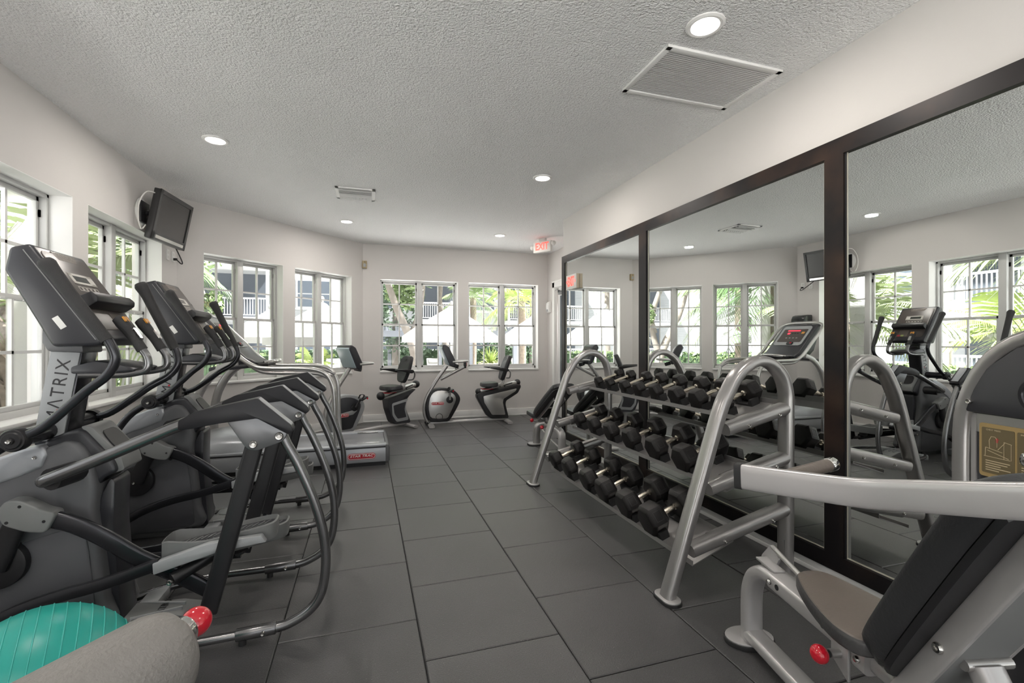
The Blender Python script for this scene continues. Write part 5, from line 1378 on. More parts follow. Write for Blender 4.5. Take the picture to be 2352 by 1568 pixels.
# ------------------------------------------------------------------ adjustable bench beyond the rack
def make_bench():
    X = 2.205
    r = root('adjustable_bench', (X, 5.5, 0), 0, 'adjustable padded bench with raised backrest and red knobs beyond the dumbbell rack', 'bench')
    MB().tube([(X - 0.10, 5.64, 0.02), (X - 0.10, 5.64, 0.16), (X - 0.08, 5.63, 0.25), (X, 5.60, 0.275)], 0.045, r2=0.040, n=16, sub=3, sq=3, up=(0, 1, 0)).build('front_post', 'silver_paint', r)
    MB().prism([(X - 0.10 + a, 5.64 + b) for a, b in rrect(0.24, 0.17, 0.07, 6)], 'XY', 0.0, 0.018).build('rubber_foot', 'rubber_black', r)
    MB().prism([(X - 0.10 + a, 5.64 + b) for a, b in rrect(0.22, 0.15, 0.06, 6)], 'XY', 0.017, 0.026).build('foot_plate', 'light_silver_paint', r)
    MB().tube([(X + 0.02, 5.72, 0.262), (X + 0.02, 5.30, 0.262), (X + 0.02, 5.14, 0.25), (X + 0.02, 5.10, 0.19), (X + 0.02, 5.10, 0.02)], 0.034, r2=0.045, n=16, sub=4, sq=3.4, up=(1, 0, 0)).build('main_rail', 'light_silver_paint', r)
    MB().prism([(X + 0.02 + a, 5.10 + b) for a, b in rrect(0.46, 0.09, 0.04, 6)], 'XY', 0.0, 0.03).build('rear_foot', 'light_silver_paint', r, bevel=0.005)
    MB().tube([(X - 0.06, 5.62, 0.24), (X + 0.00, 5.35, 0.10), (X + 0.02, 5.12, 0.05)], 0.014, r2=0.014, n=10, up=(1, 0, 0)).build('brace', 'light_silver_paint', r)
    # seat
    st = rrect(0.27, 0.30, 0.06, 6)
    def sr(k, z): return [(X + a * k, 5.83 + b * k, z + (b * k) * 0.06) for a, b in st]
    MB().loft([sr(0.94, 0.345), sr(1.0, 0.355), sr(1.0, 0.385), sr(0.95, 0.397), sr(0.5, 0.399)]).build('seat', 'vinyl_black', r)
    MB().bx(X - 0.05, X + 0.05, 5.70, 5.95, 0.29, 0.345).build('seat_bracket', 'silver_paint', r, bevel=0.004)
    # backrest
    d = V((0, -0.77, 0.46)).normalized(); n = V((0, 0.46, 0.77)).normalized(); O = V((X, 5.68, 0.375))
    pad = smooth_poly([(0.0, -0.10), (0.03, -0.13), (0.2, -0.145), (0.7, -0.145), (0.83, -0.12), (0.86, 0.0), (0.83, 0.12), (0.7, 0.145), (0.2, 0.145), (0.03, 0.13), (0.0, 0.10)], 3)
    def br(k, h): return [O + d * (0.43 + (a - 0.43) * k) + V((b * k, 0, 0)) + n * h for a, b in pad]
    MB().loft([br(0.96, -0.012), br(1.0, 0.0), br(1.0, 0.040), br(0.95, 0.054), br(0.5, 0.056)]).build('backrest', 'vinyl_black', r)
    MB().loft([br(0.93, -0.030), br(0.97, -0.022), br(0.96, -0.012), br(0.9, -0.010)]).build('backrest_shell', 'black_plastic', r)
    for s in (-1, 1):
        MB().bar(O + d * -0.02 + V((s * 0.07, 0, 0)) + n * -0.045, O + d * 0.62 + V((s * 0.07, 0, 0)) + n * -0.045, 0.012, 0.05, up=n).build('backrest_channel', 'silver_paint', r, bevel=0.003)
    MB().tube([O + d * 0.36 + n * -0.06, (X, 5.36, 0.27)], 0.016, n=12, up=(1, 0, 0)).build('adjust_strut', 'brushed_steel', r)
    MB().tube([O + d * 0.36 + n * -0.05 + V((-0.075, 0, 0)), O + d * 0.36 + n * -0.05 + V((0.075, 0, 0))], 0.011, n=10, up=(0, 0, 1)).build('pivot_bar', 'silver_paint', r)
    for (x, y, z) in ((X - 0.135, 5.67, 0.315), (X - 0.085, 5.44, 0.262)):
        MB().cyl((x, y, z), (X - 0.02, y, z), 0.012, 10).build('plunger', 'brushed_steel', r)
        MB().ball((x - 0.018, y, z), 0.025, 18, 12, (1, 0, 0)).build('adjust_knob', 'knob_red', r)
make_bench()

# ------------------------------------------------------------------ exercise ball
def make_ball():
    c = V((-0.955, 1.775, 0.255)); R = 0.255
    r = root('exercise_ball', (c.x, c.y, 0), 0, 'teal green ribbed exercise ball on the floor by the elliptical', 'exercise ball')
    ax = V((0.90, 0.40, -0.15)).normalized()
    b = MB().ball(c, R, 64, 32, ax).build('ball', 'teal_ball', r, angle=80)
    for i in range(-7, 8):
        h = i * 0.0315
        rr = sqrt(max(0.0004, R * R - h * h))
        e1 = ax.cross(V((0, 0, 1))).normalized(); e2 = ax.cross(e1)
        path = [c + ax * h + (e1 * cos(2 * pi * k / 72) + e2 * sin(2 * pi * k / 72)) * (rr + 0.0004) for k in range(72)]
        MB().tube(path, 0.0020, n=6, up=ax, closed=True).build('rib', 'teal_rib', b)
make_ball()

# ------------------------------------------------------------------ leg machine: only its roller pad reaches into the picture
def make_leg_machine():
    E0 = V((-0.336, 1.014, 0.763)); d = V((-0.56, -0.82, 0.03)).normalized()
    r = root('leg_curl_machine', (-0.56, 0.62, 0), 0, 'leg curl machine with a thick grey roller pad and red pull knob', 'weight machine')
    R = 0.083; Lp = 0.46
    prof = [(0.0, -0.002), (0.030, -0.002), (0.060, 0.004), (0.076, 0.018), (R, 0.045), (R, 0.12), (R, Lp - 0.05), (0.074, Lp - 0.015), (0.05, Lp), (0.0, Lp)]
    MB().lathe(prof, E0, d, 40).build('roller_pad', 'vinyl_grey', r)
    side = V((0.5, -0.4, 0.8)).normalized()
    k0 = E0 - d * 0.008 + V((-0.002, 0.004, 0.022)); kd = V((0.45, 0.89, 0.05)).normalized()
    MB().cyl(k0 - kd * 0.02, k0 + kd * 0.012, 0.028, 20).build('collar', 'chrome', r, bevel=0.003)
    MB().ball(k0 + kd * 0.034, (0.0275, 0.028), 24, 16, kd).build('pull_knob', 'knob_red', r)
    t0 = E0 + d * (Lp + 0.02)
    MB().tube([E0 + d * 0.02, t0, t0 + d * 0.05 + V((0, 0, -0.06)), V((-0.62, 0.52, 0.42)), V((-0.64, 0.50, 0.06))], 0.026, n=14, sub=3, up=(0.8, -0.5, 0)).build('lever_arm', 'light_silver_paint', r)
    MB().bx(-0.70, -0.58, -0.35, 0.72, 0.02, 0.085).build('floor_beam', 'light_silver_paint', r, bevel=0.01)
    for y in (0.62, -0.28):
        MB().bx(-0.86, -0.42, y - 0.04, y + 0.04, 0.0, 0.04).build('cross_foot', 'rubber_black', r, bevel=0.008)
    MB().tube([(-0.64, -0.2, 0.06), (-0.64, -0.2, 0.46)], 0.035, n=14).build('seat_post', 'light_silver_paint', r)
    MB().box((-0.64, -0.15, 0.49), (0.34, 0.55, 0.07)).build('bench_pad', 'vinyl_black', r, bevel=0.025)
make_leg_machine()

# ------------------------------------------------------------------ television on its wall bracket
def make_tv():
    c = V((-1.838, 5.435, 2.53)); yaw, pit = -0.095, 0.19
    n = V((cos(yaw) * cos(pit), sin(yaw) * cos(pit), -sin(pit))); s = V((-sin(yaw), cos(yaw), 0)); u = n.cross(s)
    r = root('television', (-1.95, 5.3, 2.2), 0, 'flat screen television tilted down on a wall bracket above the window', 'television')
    w, h = 0.635, 0.475
    sh = MB().prism3(rrect(w, h, 0.012), c, s, u, n, -0.055, 0.0).build('shell', 'tv_shell', r, bevel=0.006)
    MB().prism3(rrect(w - 0.075, h - 0.115, 0.003), c + u * 0.020, s, u, n, 0.0004, 0.0012).build('screen', 'tv_screen', sh)
    be = MB()
    for a0, a1, b0, b1 in ((-w / 2, w / 2, h / 2 - 0.037, h / 2), (-w / 2, w / 2, -h / 2, -h / 2 + 0.075), (-w / 2, -w / 2 + 0.036, -h / 2, h / 2), (w / 2 - 0.036, w / 2, -h / 2, h / 2)):
        be.prism3([(a0, b0), (a1, b0), (a1, b1), (a0, b1)], c, s, u, n, -0.004, 0.010)
    be.build('bezel', 'tv_shell', sh)
    MB().prism3(rrect(0.53, 0.030, 0.004), c + u * (-h / 2 + 0.035), s, u, n, 0.010, 0.0125).build('control_strip', 'chrome', sh)
    MB().prism3(rrect(0.40, 0.33, 0.03), c - u * 0.02, s, u, n, -0.090, -0.054).build('back_housing', 'tv_shell', sh, bevel=0.02)
    MB().lathe([(0, 0), (0.13, 0), (0.135, 0.006), (0.12, 0.016), (0, 0.018)], (-2.019, 5.22, 2.55), (1, 0, 0), 28).build('wall_plate', 'trim_white', r)
    MB().bx(-2.00, -1.985, 5.13, 5.31, 2.45, 2.65).build('bracket_plate', 'black_plastic', r, bevel=0.004)
    MB().tube([(-1.99, 5.22, 2.55), (-1.96, 5.24, 2.55), c - n * 0.08], 0.022, n=10, up=(0, 1, 0)).build('bracket_arm', 'black_plastic', r)
    MB().tube([(-1.86, 5.14, 2.72), (-1.92, 5.07, 2.71), (-1.96, 5.03, 2.60), (-1.97, 5.03, 2.46), (-1.965, 5.08, 2.37), (-1.955, 5.14, 2.42)], 0.006, n=8, sub=5, up=(0, 1, 0)).build('white_cable', 'cable_white', r)
    MB().tube([(-1.89, 5.66, 2.31), (-1.89, 5.76, 2.25), (-1.90, 5.88, 2.19), (-1.94, 5.96, 2.19), (-1.985, 5.97, 2.235)], 0.006, n=8, sub=5, up=(0, 0, 1)).build('power_cable', 'rubber_black', r)
    MB().box((-1.998, 5.97, 2.237), (0.04, 0.025, 0.025)).build('plug', 'rubber_black', r, bevel=0.004)
make_tv()
def outlet(y, z, label):
    r = root('wall_outlet', (-2.015, y, z - 0.057), 0, label, 'outlet')
    MB().bx(-2.021, -2.013, y - 0.036, y + 0.036, z - 0.057, z + 0.057).build('cover_plate', 'trim_white', r, bevel=0.002)
    for dz in (-0.024, 0.024): MB().bx(-2.0135, -2.011, y - 0.015, y + 0.015, z + dz - 0.014, z + dz + 0.014).build('socket', 'sign_white', r, bevel=0.002)
outlet(5.83, 2.262, 'white outlet plate below the television, beside the window reveal')
outlet(5.97, 2.262, 'white outlet plate below the television with a black plug in it')

def make_dispenser():
    r = root('towel_dispenser', (-1.93, 5.93, 1.51), 0, 'paper towel dispenser with smoked cover on the wall behind the treadmill', 'dispenser')
    poly = [(-2.02, 1.51), (-1.86, 1.51), (-1.835, 1.54), (-1.835, 1.70), (-1.86, 1.755), (-1.92, 1.775), (-2.02, 1.775)]
    MB().prism(poly, 'XZ', 5.80, 6.045).build('cover', 'smoke_plastic', r, bevel=0.015, seg=3)
    MB().bx(-2.02, -1.90, 5.79, 6.05, 1.50, 1.53).build('base', 'pale_grey_plastic', r, bevel=0.006)
    MB().prism3(smooth_poly([(-0.045, 0), (0, 0.016), (0.045, 0), (0, -0.016)], 5), (-1.8345, 5.92, 1.57), (0, 1, 0), (0, 0, 1), (1, 0, 0), 0, 0.0015).build('logo', 'badge_white', r)
make_dispenser()
# ------------------------------------------------------------------ courtyard outside the windows
GZ = -0.45
def big_ground():
    mb = MB()
    mb.bx(-45, 45, 9.0, 60, GZ - 0.1, GZ); mb.bx(-45, -2.6, -30, 9.0, GZ - 0.1, GZ)
    mb.bx(-2.6, 45, 8.6, 9.0, GZ - 0.1, GZ); mb.bx(-2.6, 45, -30, -2.7, GZ - 0.1, GZ)
    tag(mb.build('patio_ground', 'patio_concrete'), kind='structure')
big_ground()

def umbrella(x, y, R, rim, top, label, pole='pole_pale'):
    r = root('patio_umbrella', (x, y, GZ), 0, label, 'umbrella', 'white patio umbrellas around the pool')
    n = 8
    def ring(rr, z, sag=0.0):
        out = []
        for k in range(n * 4):
            a = 2 * pi * k / (n * 4); f = (k % 4) / 4.0
            s = 1 - 0.05 * sin(pi * f); out.append((x + cos(a) * rr * s, y + sin(a) * rr * s, z - sag * sin(pi * f)))
        return out
    h = top - rim
    mb = MB()
    mb.loft([ring(R, rim - 0.16), ring(R * 1.0, rim), ring(R * 0.66, rim + h * 0.40, 0.03), ring(R * 0.33, rim + h * 0.72, 0.02), ring(0.10, top - 0.02)], caps=False)
    c = mb.build('canopy', 'canvas_white', r, angle=25)
    MB().loft([ring(0.24, top - 0.16), ring(0.10, top + 0.0), ring(0.02, top + 0.04)], caps=False).build('vent_cap', 'canvas_white', c)
    MB().cyl((x, y, GZ), (x, y, top), 0.035, 10).build('pole', pole, r)
    MB().ball((x, y, top + 0.10), (0.05, 0.07), 12, 8).build('finial', 'canvas_white', r)
    for k in range(n):
        a = 2 * pi * k / n
        MB().bar((x + cos(a) * 0.05, y + sin(a) * 0.05, rim + h * 0.85), (x + cos(a) * R * 0.97, y + sin(a) * R * 0.97, rim - 0.01), 0.02, 0.025).build('rib', 'pole_pale', r)
    MB().lathe([(0, 0), (0.28, 0), (0.28, 0.06), (0.06, 0.10), (0, 0.10)], (x, y, GZ), (0, 0, 1), 16).build('base', 'pole_grey', r)
umbrella(2.28, 12.9, 1.36, 1.47, 2.30, 'large white patio umbrella seen across both back windows')
umbrella(4.75, 12.6, 1.15, 1.42, 2.15, 'white patio umbrella at the right edge of the back window by the door')
umbrella(-0.90, 10.7, 1.15, 1.42, 2.14, 'white patio umbrella close behind the bay window next to the sensor')
umbrella(-5.0, 10.5, 1.3, 1.45, 2.25, 'white patio umbrella beside the tall palm outside the bay')
umbrella(-8.8, 7.7, 1.5, 1.50, 2.30, 'white patio umbrella behind the clipped hedge on the left side')
umbrella(-2.56, 14.4, 1.2, 1.45, 2.20, 'white patio umbrella beyond the leaning tree outside the bay')

def lounger(x, y, rz, label):
    r = root('sun_lounger', (0, 0, 0), 0, label, 'sun lounger', 'white loungers on the patio')
    MB().bx(-0.33, 0.33, -1.0, 0.45, 0.30, 0.36).build('seat_frame', 'lounger_white', r, bevel=0.01)
    MB().box((0, -0.28, 0.40), (0.60, 1.40, 0.09)).build('seat_cushion', 'lounger_white', r, bevel=0.03)
    MB().box((0, 0.62, 0.68), (0.60, 0.09, 0.80), (radians(-28), 0, 0)).build('back_cushion', 'lounger_white', r, bevel=0.03)
    MB().box((0, 0.70, 0.92), (0.46, 0.10, 0.22), (radians(-28), 0, 0)).build('head_pillow', 'canvas_white', r, bevel=0.04)
    for a in (-0.28, 0.28):
        for b in (-0.9, 0.35): MB().bx(a - 0.02, a + 0.02, b - 0.02, b + 0.02, 0, 0.31).build('leg', 'lounger_white', r)
    r.location = (x, y, GZ); r.rotation_euler = (0, 0, rz)
for x, y, rz, l in ((0.5, 20.6, 0.1, 'white sun lounger by the pergola, behind the bike with dark panels'),
                    (1.75, 20.3, -0.1, 'white sun lounger between the pergola posts'),
                    (2.9, 20.1, 0.05, 'white sun lounger just beyond the big umbrella'),
                    (4.0, 19.7, -0.15, 'white sun lounger left of the cream planter'),
                    (6.5, 18.9, 0.1, 'white sun lounger with pillow in front of the hedge near the door side'),
                    (-9.1, 16.2, 0.6, 'white sun lounger outside the left window beyond the palm trunk'),
                    (-5.2, 13.4, 0.4, 'white sun lounger behind the umbrella outside the left windows'),
                    (-1.2, 20.8, 0.2, 'white sun lounger beyond the low bright green palm')):
    lounger(x, y, rz, l)

def pergola():
    r = root('pergola', (3.0, 16.9, GZ), 0, 'grey pergola with slatted top among the loungers', 'pergola')
    for x, y in ((0.5, 17.6), (2.57, 17.0), (3.65, 16.7), (5.2, 16.2), (0.9, 19.3), (5.9, 18.0)):
        MB().bx(x - 0.07, x + 0.07, y - 0.07, y + 0.07, GZ, 1.62).build('post', 'pole_grey', r)
    for (a, b) in (((-0.3, 17.8), (5.6, 16.1)), ((0.0, 19.5), (6.2, 17.9))):
        MB().bar((a[0], a[1], 1.62), (b[0], b[1], 1.62), 0.06, 0.22).build('beam', 'pole_grey', r)
    for i in range(14):
        t = i / 13; p = V((-0.2, 17.77, 1.80)).lerp(V((5.5, 16.13, 1.80)), t)
        MB().bar(p + V((-0.1, -0.35, 0)), p + V((0.5, 2.0, 0)), 0.04, 0.14).build('rafter', 'pole_grey', r)
pergola()

def leaves(mb, c, rad, n, size, rng, flat=0.0):
    for _ in range(n):
        while True:
            p = V((rng.uniform(-1, 1), rng.uniform(-1, 1), rng.uniform(-1, 1)))
            if 0.25 < p.length <= 1: break
        q = V(c) + V((p.x * rad[0], p.y * rad[1], p.z * rad[2]))
        a = V((rng.gauss(0, 1), rng.gauss(0, 1), rng.gauss(0, 0.7))).normalized(); b = a.cross(V((rng.gauss(0, 1), rng.gauss(0, 1), rng.gauss(0, 1)))).normalized()
        s = size * rng.uniform(0.6, 1.3)
        mb.face([mb.bm.verts.new(q + v) for v in (a * s, b * s * 0.45, -a * s, -b * s * 0.45)])

def tree(x, y, trunk, r0, blobs, n, size, m, label, seed):
    rng = random.Random(seed)
    r = root('leafy_tree', (x, y, GZ), 0, label, 'tree', 'leafy trees in the courtyard')
    for i, path in enumerate(trunk):
        MB().tube([(x + a, y + b, c) for a, b, c in path], [r0 * (1 if i == 0 else 0.6), r0 * 0.45], n=10, sub=3, up=(0, 1, 0)).build('trunk' if i == 0 else 'branch', 'bark', r)
    mb = MB()
    for (c, rad) in blobs: leaves(mb, (x + c[0], y + c[1], c[2]), rad, n, size, rng)
    tag(mb.build('foliage', m, r, recalc=False), kind='stuff')
tree(0.9, 16.0, [[(0.9, 0, GZ), (0.6, 0, 1.2), (0.1, 0, 2.4), (-0.3, 0, 3.6), (-0.6, 0, 5.0)], [(0.5, 0, 1.4), (0.9, 0.2, 2.6), (1.0, 0, 4.2)]], 0.17,
     [((-1.2, 0, 4.3), (1.6, 1.2, 1.0)), ((0.6, 0.3, 4.0), (1.3, 1.2, 0.9)), ((2.3, 0, 4.6), (1.4, 1.0, 0.9)), ((-0.4, 0, 5.6), (2.0, 1.5, 1.0)), ((0.4, 0.8, 3.0), (0.7, 0.5, 0.5))], 520, 0.12, 'leaf_green', 'leafy tree with a leaning trunk behind the left back window', 3)
tree(1.1, 18.8, [[(0, 0, GZ), (0, 0, 2.5), (0.2, 0, 5.0)]], 0.14, [((-0.3, 0, 2.3), (1.2, 0.9, 1.3)), ((0.5, 0.2, 1.4), (0.9, 0.7, 0.8)), ((-0.8, 0.2, 3.4), (1.1, 0.9, 0.9))], 700, 0.11, 'leaf_dark', 'dense dark tree at the left side of the back window', 5)
tree(2.9, 17.8, [[(0.1, 0, GZ), (0.0, 0, 1.6), (-0.2, 0.1, 3.0), (0.1, 0, 5.2)], [(0.35, 0.3, GZ), (0.5, 0.2, 1.8), (0.9, 0, 3.4), (1.1, 0, 4.8)]], 0.15,
     [((0.3, 0, 5.0), (1.7, 1.2, 1.0)), ((1.4, 0.3, 4.4), (1.2, 0.9, 0.8))], 520, 0.12, 'leaf_green', 'tree with two slim trunks behind the big umbrella', 7)
tree(-4.2, 12.6, [[(0.6, 0, GZ), (0.3, 0, 0.9), (-0.35, 0, 2.1), (-0.7, 0, 3.0)], [(0.3, 0, 0.7), (0.55, 0.1, 1.8), (0.5, 0, 2.5), (0.0, 0, 3.6)], [(0.45, 0.1, 1.6), (0.8, 0.1, 2.7)]], 0.16,
     [((0.1, 0, 3.9), (1.1, 0.8, 0.6)), ((-0.8, 0, 3.6), (0.8, 0.8, 0.6)), ((0.75, 0, 2.2), (0.22, 0.2, 0.35))], 260, 0.08, 'leaf_green', 'pale forked tree leaning outside the bay window', 9)
tree(-7.5, 22.5, [[(0, 0, GZ), (0, 0, 3.5), (0, 0, 6.0)]], 0.2, [((0, 0, 5.5), (2.0, 1.5, 1.6)), ((0.5, 0, 7.2), (1.6, 1.2, 1.2))], 700, 0.16, 'leaf_green', 'tall round tree in front of the balconies', 11)
tree(0.2, 24.5, [[(0, 0, GZ), (0, 0, 4.0), (0, 0, 7.0)]], 0.2, [((0.2, 0, 5.0), (0.8, 0.8, 2.6)), ((0.2, 0, 2.6), (0.7, 0.7, 1.2))], 700, 0.16, 'leaf_dark', 'narrow dark tree at the end of the siding wall', 13)
tree(7.6, 21.0, [[(0, 0, GZ), (0, 0, 2.0), (0, 0, 4.0)]], 0.16, [((0, 0, 1.2), (1.3, 0.8, 1.2)), ((-1.6, 0.3, 0.9), (0.9, 0.7, 0.8))], 700, 0.11, 'leaf_dark', 'bushy green tree behind the lounger with pillow', 15)

def hedge(x0, y0, x1, y1, w, z1, label, seed, m='leaf_green', dens=150, size=0.085):
    rng = random.Random(seed)
    a, b = V((x0, y0, 0)), V((x1, y1, 0)); d = (b - a); L = d.length; d.normalize(); n = V((-d.y, d.x, 0))
    r = root('clipped_hedge', ((x0 + x1) / 2, (y0 + y1) / 2, GZ), 0, label, 'hedge')
    c = (a + b) / 2
    R = Matrix(((d.x, n.x, 0), (d.y, n.y, 0), (0, 0, 1)))
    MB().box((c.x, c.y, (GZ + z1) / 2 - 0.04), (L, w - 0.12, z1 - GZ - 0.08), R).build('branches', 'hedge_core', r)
    mb = MB()
    for _ in range(int(L * dens)):
        f = rng.random(); s = rng.uniform(0, L)
        if f < 0.72: t = (w / 2 - rng.random() * 0.10) * rng.choice((-1, 1)); z = rng.uniform(GZ, z1)
        else: t = rng.uniform(-w / 2, w / 2); z = z1 - rng.random() * 0.08
        q = a + d * s + n * t + V((0, 0, z))
        e = V((rng.gauss(0, 1), rng.gauss(0, 1), rng.gauss(0, 1))).normalized(); g = e.cross(V((rng.gauss(0, 1), rng.gauss(0, 1), rng.gauss(0, 1)))).normalized(); k = size * rng.uniform(0.6, 1.3)
        mb.face([mb.bm.verts.new(q + v) for v in (e * k, g * k * 0.5, -e * k, -g * k * 0.5)])
    tag(mb.build('leaves', m, r, recalc=False), kind='stuff')
hedge(-6.1, 1.0, -6.1, 13.5, 0.8, 0.84, 'long clipped green hedge outside the left windows', 21, 'leaf_green', 420, 0.06)
hedge(-5.0, 22.6, 10.5, 21.2, 0.9, 0.95, 'clipped hedge behind the loungers along the house', 22, 'leaf_dark', 260, 0.09)
hedge(-9.5, 12.8, -2.6, 18.2, 0.8, 0.92, 'clipped hedge running askew beyond the bay umbrellas', 24, 'leaf_green', 260, 0.08)
hedge(-14.0, 19.0, -6.5, 18.6, 0.9, 0.55, 'low clipped hedge beyond the lawn chairs on the left', 23, 'leaf_dark', 220, 0.09)

def palm(x, y, zc, r0, nf, L, m, label, seed, droop=0.9, boots=False, spread=1.0, stiff=1.0, zlow=-0.35):
    rng = random.Random(seed)
    r = root('palm_tree', (x, y, GZ), 0, label, 'palm tree', 'palms in the courtyard')
    tr = MB().tube([(x, y, GZ), (x + 0.03, y, (GZ + zc) / 2), (x, y, zc)], [r0 * 1.1, r0, r0 * 1.1], n=14, sub=3, up=(0, 1, 0)).build('trunk', 'palm_bark', r)
    if boots:
        i = 0; z = GZ + 0.1
        while z < zc:
            a = i * 2.4; d = V((cos(a), sin(a), 0))
            MB().loft([[V((x, y, z)) + d * r0 * 0.95 + V((-d.y, d.x, 0)) * w for w in (-0.055, 0.055)] + [V((x, y, z + 0.03)) + d * r0 * 0.9 + V((-d.y, d.x, 0)) * w for w in (0.055, -0.055)],
                       [V((x, y, z + 0.13)) + d * (r0 + 0.10) + V((-d.y, d.x, 0)) * w for w in (-0.022, 0.022)] + [V((x, y, z + 0.15)) + d * (r0 + 0.09) + V((-d.y, d.x, 0)) * w for w in (0.022, -0.022)]]).build('leaf_boot', 'palm_bark', tr)
            z += 0.030; i += 1
    for i in range(nf):
        a = i * 2.399 + rng.uniform(-0.2, 0.2); el = zlow + (1.25 - zlow) * (i / max(1, nf - 1)) + rng.uniform(-0.08, 0.08)
        d = V((cos(a), sin(a), 0)); l = L * rng.uniform(0.85, 1.1)
        mb = MB(); pts = []
        for k in range(9):
            t = k / 8
            h = l * t * cos(el) * (1 - 0.18 * t) * spread; v = l * t * sin(el) - droop * l * 0.42 * t * t
            pts.append(V((x, y, zc)) + d * (r0 * 0.6 + h) + V((0, 0, v)))
        mb.tube(pts, [0.018, 0.004], n=5, up=(0, 0, 1))
        sd = V((-d.y, d.x, 0)); N = 26
        P = catmull(pts, 4)
        for k in range(N):
            t = 0.14 + 0.86 * k / N; f = t * (len(P) - 1); j = min(int(f), len(P) - 2); q = P[j].lerp(P[j + 1], f - j); tg = (P[j + 1] - P[j]).normalized()
            ll = l * 0.34 * (sin(pi * min(1, t * 0.85 + 0.12)) ** 0.6) * rng.uniform(0.85, 1.1)
            for s in (-1, 1):
                e = (sd * s * 0.80 + tg * 0.62 + V((0, 0, -0.28 * stiff + rng.uniform(-0.12, 0.12)))).normalized(); w = tg * 0.013 + V((0, 0, 0.006))
                m1 = q + e * ll * 0.55 + V((0, 0, -0.02 * ll)); tip = q + e * ll + V((0, 0, -0.16 * ll))
                vs = [mb.bm.verts.new(p) for p in (q - w, q + w, m1 + w * 1.1, m1 - w * 1.1)]; mb.face(vs)
                mb.face([vs[3], vs[2], mb.bm.verts.new(tip)])
        mb.build('frond', m, r, recalc=False)
palm(-3.56, 6.36, 1.75, 0.17, 22, 1.9, 'palm_leaf_pale', 'stout palm with rough leaf bases close to the left window', 31, 0.8, True)
palm(-3.6, 8.05, 2.62, 0.13, 22, 2.3, 'palm_leaf_backlit', 'palm with backlit-dark fronds arching over the bay window', 32, 1.15)
palm(-4.4, 9.8, 2.7, 0.14, 18, 2.0, 'palm_leaf', 'tall palm outside the window by the television', 33, 0.9)
palm(5.2, 15.4, 2.75, 0.12, 18, 1.9, 'leaf_lime', 'yellow green palm behind the back window by the door', 34, 1.2)
palm(4.6, 20.5, 3.3, 0.13, 18, 1.9, 'palm_leaf', 'grey green palm beyond the pergola', 35, 1.1)
palm(-7.6, 6.0, 1.55, 0.13, 16, 1.6, 'leaf_lime', 'short yellow green palm behind the long hedge', 36, 1.0)
palm(-4.6, 3.9, 2.9, 0.14, 18, 2.0, 'palm_leaf_pale', 'slender palm outside the left wall, nearest the elliptical console', 37, 0.9)
palm(-1.9, 19.2, 0.5, 0.10, 14, 1.0, 'leaf_lime', 'low bright green palm beyond the bay umbrella', 38, 0.7)

def planter():
    x, y = 4.85, 18.4
    r = root('planter_pot', (x, y, GZ), 0, 'large cream planter pot with a bright green plant', 'planter')
    MB().lathe([(0, 0), (0.30, 0), (0.42, 0.45), (0.46, 0.80), (0.50, 0.84), (0.50, 0.92), (0.43, 0.92), (0.42, 0.80), (0, 0.78)], (x, y, GZ), (0, 0, 1), 24).build('pot', 'pot_cream', r)
    rng = random.Random(41); mb = MB()
    for i in range(90):
        a = rng.uniform(0, 2 * pi); l = rng.uniform(0.5, 0.95); el = rng.uniform(0.1, 1.4); d = V((cos(a) * cos(el), sin(a) * cos(el), sin(el))); s = V((-sin(a), cos(a), 0)) * 0.03
        b = V((x, y, GZ + 0.82)); m1 = b + d * l * 0.55; t = b + d * l + V((0, 0, -0.25 * l * cos(el)))
        mb.face([mb.bm.verts.new(p) for p in (b - s * 0.5, b + s * 0.5, m1 + s, m1 - s)]); mb.face([mb.bm.verts.new(p) for p in (m1 - s, m1 + s, t)])
    tag(mb.build('foliage', 'leaf_lime', r, recalc=False), kind='stuff')
planter()

def columns():
    for x, y, l in ((-3.15, 5.80, 'white stucco porch column beside the stout palm'), (-3.15, 7.95, 'white stucco porch column near the bay, beyond the television window'), (-3.15, 3.45, 'white stucco porch column outside the left wall by the elliptical consoles')):
        r = root('porch_column', (x, y, GZ), 0, l, 'column', 'white stucco porch columns')
        MB().bx(x - 0.13, x + 0.13, y - 0.13, y + 0.13, GZ, 3.05).build('shaft', 'stucco_white', r, bevel=0.01)
        MB().bx(x - 0.18, x + 0.18, y - 0.18, y + 0.18, GZ, GZ + 0.18).build('plinth', 'stucco_white', r, bevel=0.01)
        MB().bx(x - 0.18, x + 0.18, y - 0.18, y + 0.18, 3.0, 3.12).build('capital', 'stucco_white', r, bevel=0.01)
columns()

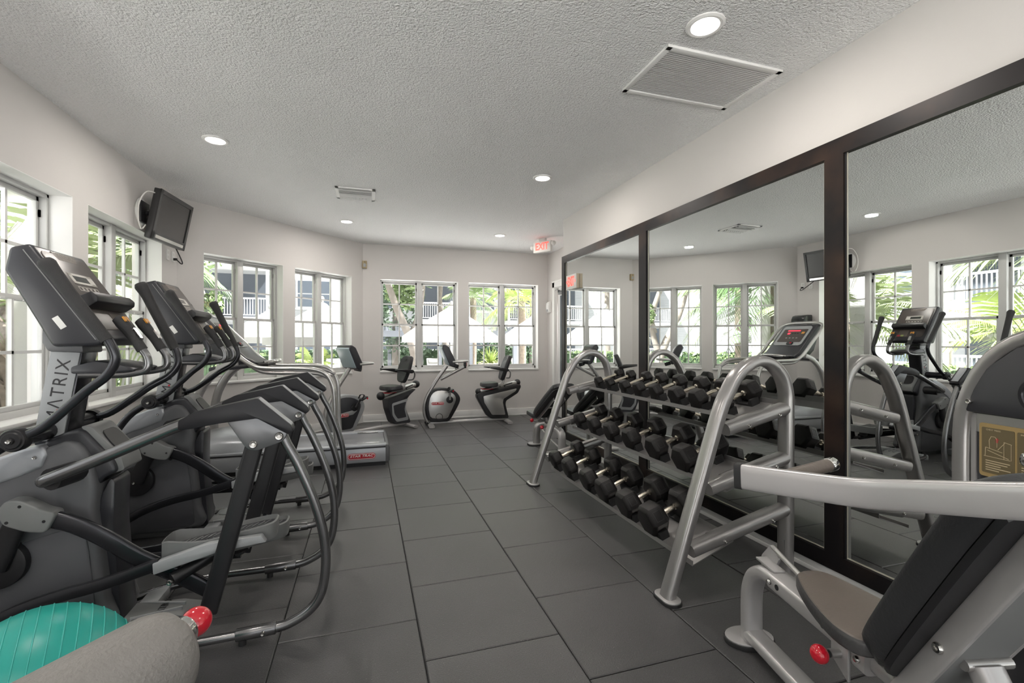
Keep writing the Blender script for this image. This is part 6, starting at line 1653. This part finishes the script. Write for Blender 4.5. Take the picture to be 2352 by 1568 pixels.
def house(name, O, d, W, label, bays, hgt=9.0):
    """apartment house: O = left end of the facade seen from the gym, d = facade direction"""
    d = V((d[0], d[1], 0)).normalized(); n = V((d.y, -d.x, 0))            # n towards the gym
    O = V((O[0], O[1], GZ))
    r = root(name, O + d * (W / 2), 0, label, 'building')
    def slab(s0, s1, t0, t1, z0, z1, nm, m, par, bev=0.0):
        R = Matrix(((d.x, n.x, 0), (d.y, n.y, 0), (0, 0, 1))); c = O + d * ((s0 + s1) / 2) + n * ((t0 + t1) / 2)
        return MB().box((c.x, c.y, (z0 + z1) / 2), (s1 - s0, t1 - t0, z1 - z0), R).build(nm, m, par, bevel=bev)
    slab(0, W, -6, 0, GZ, hgt, 'wall', 'lap_siding', r)
    slab(-0.4, W + 0.4, -6.3, 0.5, hgt, hgt + 0.3, 'roof', 'roof_grey', r)
    for (kind, s, w) in bays:
        if kind == 'c':
            slab(s - 0.1, s + 0.1, 0, 0.06, GZ, hgt, 'corner_board', 'house_trim', r); continue
        for fl, z in enumerate((0.0, 2.75, 5.5)):
            if kind == 'w':
                z0, z1 = z + 0.55, z + 2.0
                f = slab(s - w / 2 - 0.10, s + w / 2 + 0.10, 0.0, 0.05, z0 - 0.10, z1 + 0.10, 'window', 'house_trim', r)
                slab(s - w / 2, s - 0.03, 0.045, 0.06, z0, (z0 + z1) / 2 - 0.03, 'pane', 'house_glass', f); slab(s + 0.03, s + w / 2, 0.045, 0.06, z0, (z0 + z1) / 2 - 0.03, 'pane', 'house_glass', f)
                slab(s - w / 2, s - 0.03, 0.045, 0.06, (z0 + z1) / 2 + 0.03, z1, 'pane', 'house_glass', f); slab(s + 0.03, s + w / 2, 0.045, 0.06, (z0 + z1) / 2 + 0.03, z1, 'pane', 'house_glass', f)
                slab(s - w / 2 - 0.14, s + w / 2 + 0.14, 0.0, 0.09, z0 - 0.16, z0 - 0.09, 'sill', 'house_trim', f)
            else:
                b = slab(s - w / 2, s + w / 2, 0.0, 1.3, z - 0.30, z - 0.12, 'balcony', 'house_trim', r)
                slab(s - w / 2 + 0.1, s + w / 2 - 0.1, -0.02, 0.03, z - 0.1, z + 2.25, 'shade_panel', 'porch_shade', b)  # flat dark sheet standing in for the shade of a recess
                slab(s - 0.08, s + 0.08, 0.03, 0.10, z - 0.1, z + 2.25, 'porch_post', 'house_trim', b)
                for e in (s - w / 2 + 0.06, s + w / 2 - 0.06): slab(e - 0.07, e + 0.07, 1.18, 1.30, z - 0.15, z + 2.45, 'porch_post', 'house_trim', b)
                slab(s - w / 2, s + w / 2, 1.22, 1.28, z + 0.80, z + 0.88, 'top_rail', 'rail_white', b)
                slab(s - w / 2, s + w / 2, 1.22, 1.28, z - 0.05, z + 0.0, 'bottom_rail', 'rail_white', b)
                k = s - w / 2 + 0.12; bal = MB(); R = Matrix(((d.x, n.x, 0), (d.y, n.y, 0), (0, 0, 1)))
                while k < s + w / 2 - 0.1:
                    c = O + d * k + n * 1.25; bal.box((c.x, c.y, z + 0.40), (0.035, 0.03, 0.82), R); k += 0.13
                tag(bal.build('balusters', 'rail_white', b), kind='stuff')
    return r
house('apartment_house', (-17.5, 28.5), (1, 0), 34.0, 'pale siding apartment house with balconies across the courtyard',
      [('b', 4.0, 3.2), ('b', 10.8, 3.6), ('c', 13.0, 0), ('w', 14.7, 1.7), ('c', 17.2, 0), ('w', 19.0, 1.3), ('b', 21.8, 3.0), ('w', 24.6, 1.3), ('b', 27.2, 2.8), ('w', 30.5, 1.4)])
house('apartment_house', (-15.5, -4.0), (0, 1), 26.0, 'pale siding apartment house with railed balconies beyond the long hedge',
      [('w', 3.0, 1.6), ('b', 7.0, 3.2), ('w', 10.0, 1.5), ('b', 13.4, 3.4), ('w', 16.6, 1.6), ('b', 20.2, 3.4), ('w', 23.5, 1.5)])
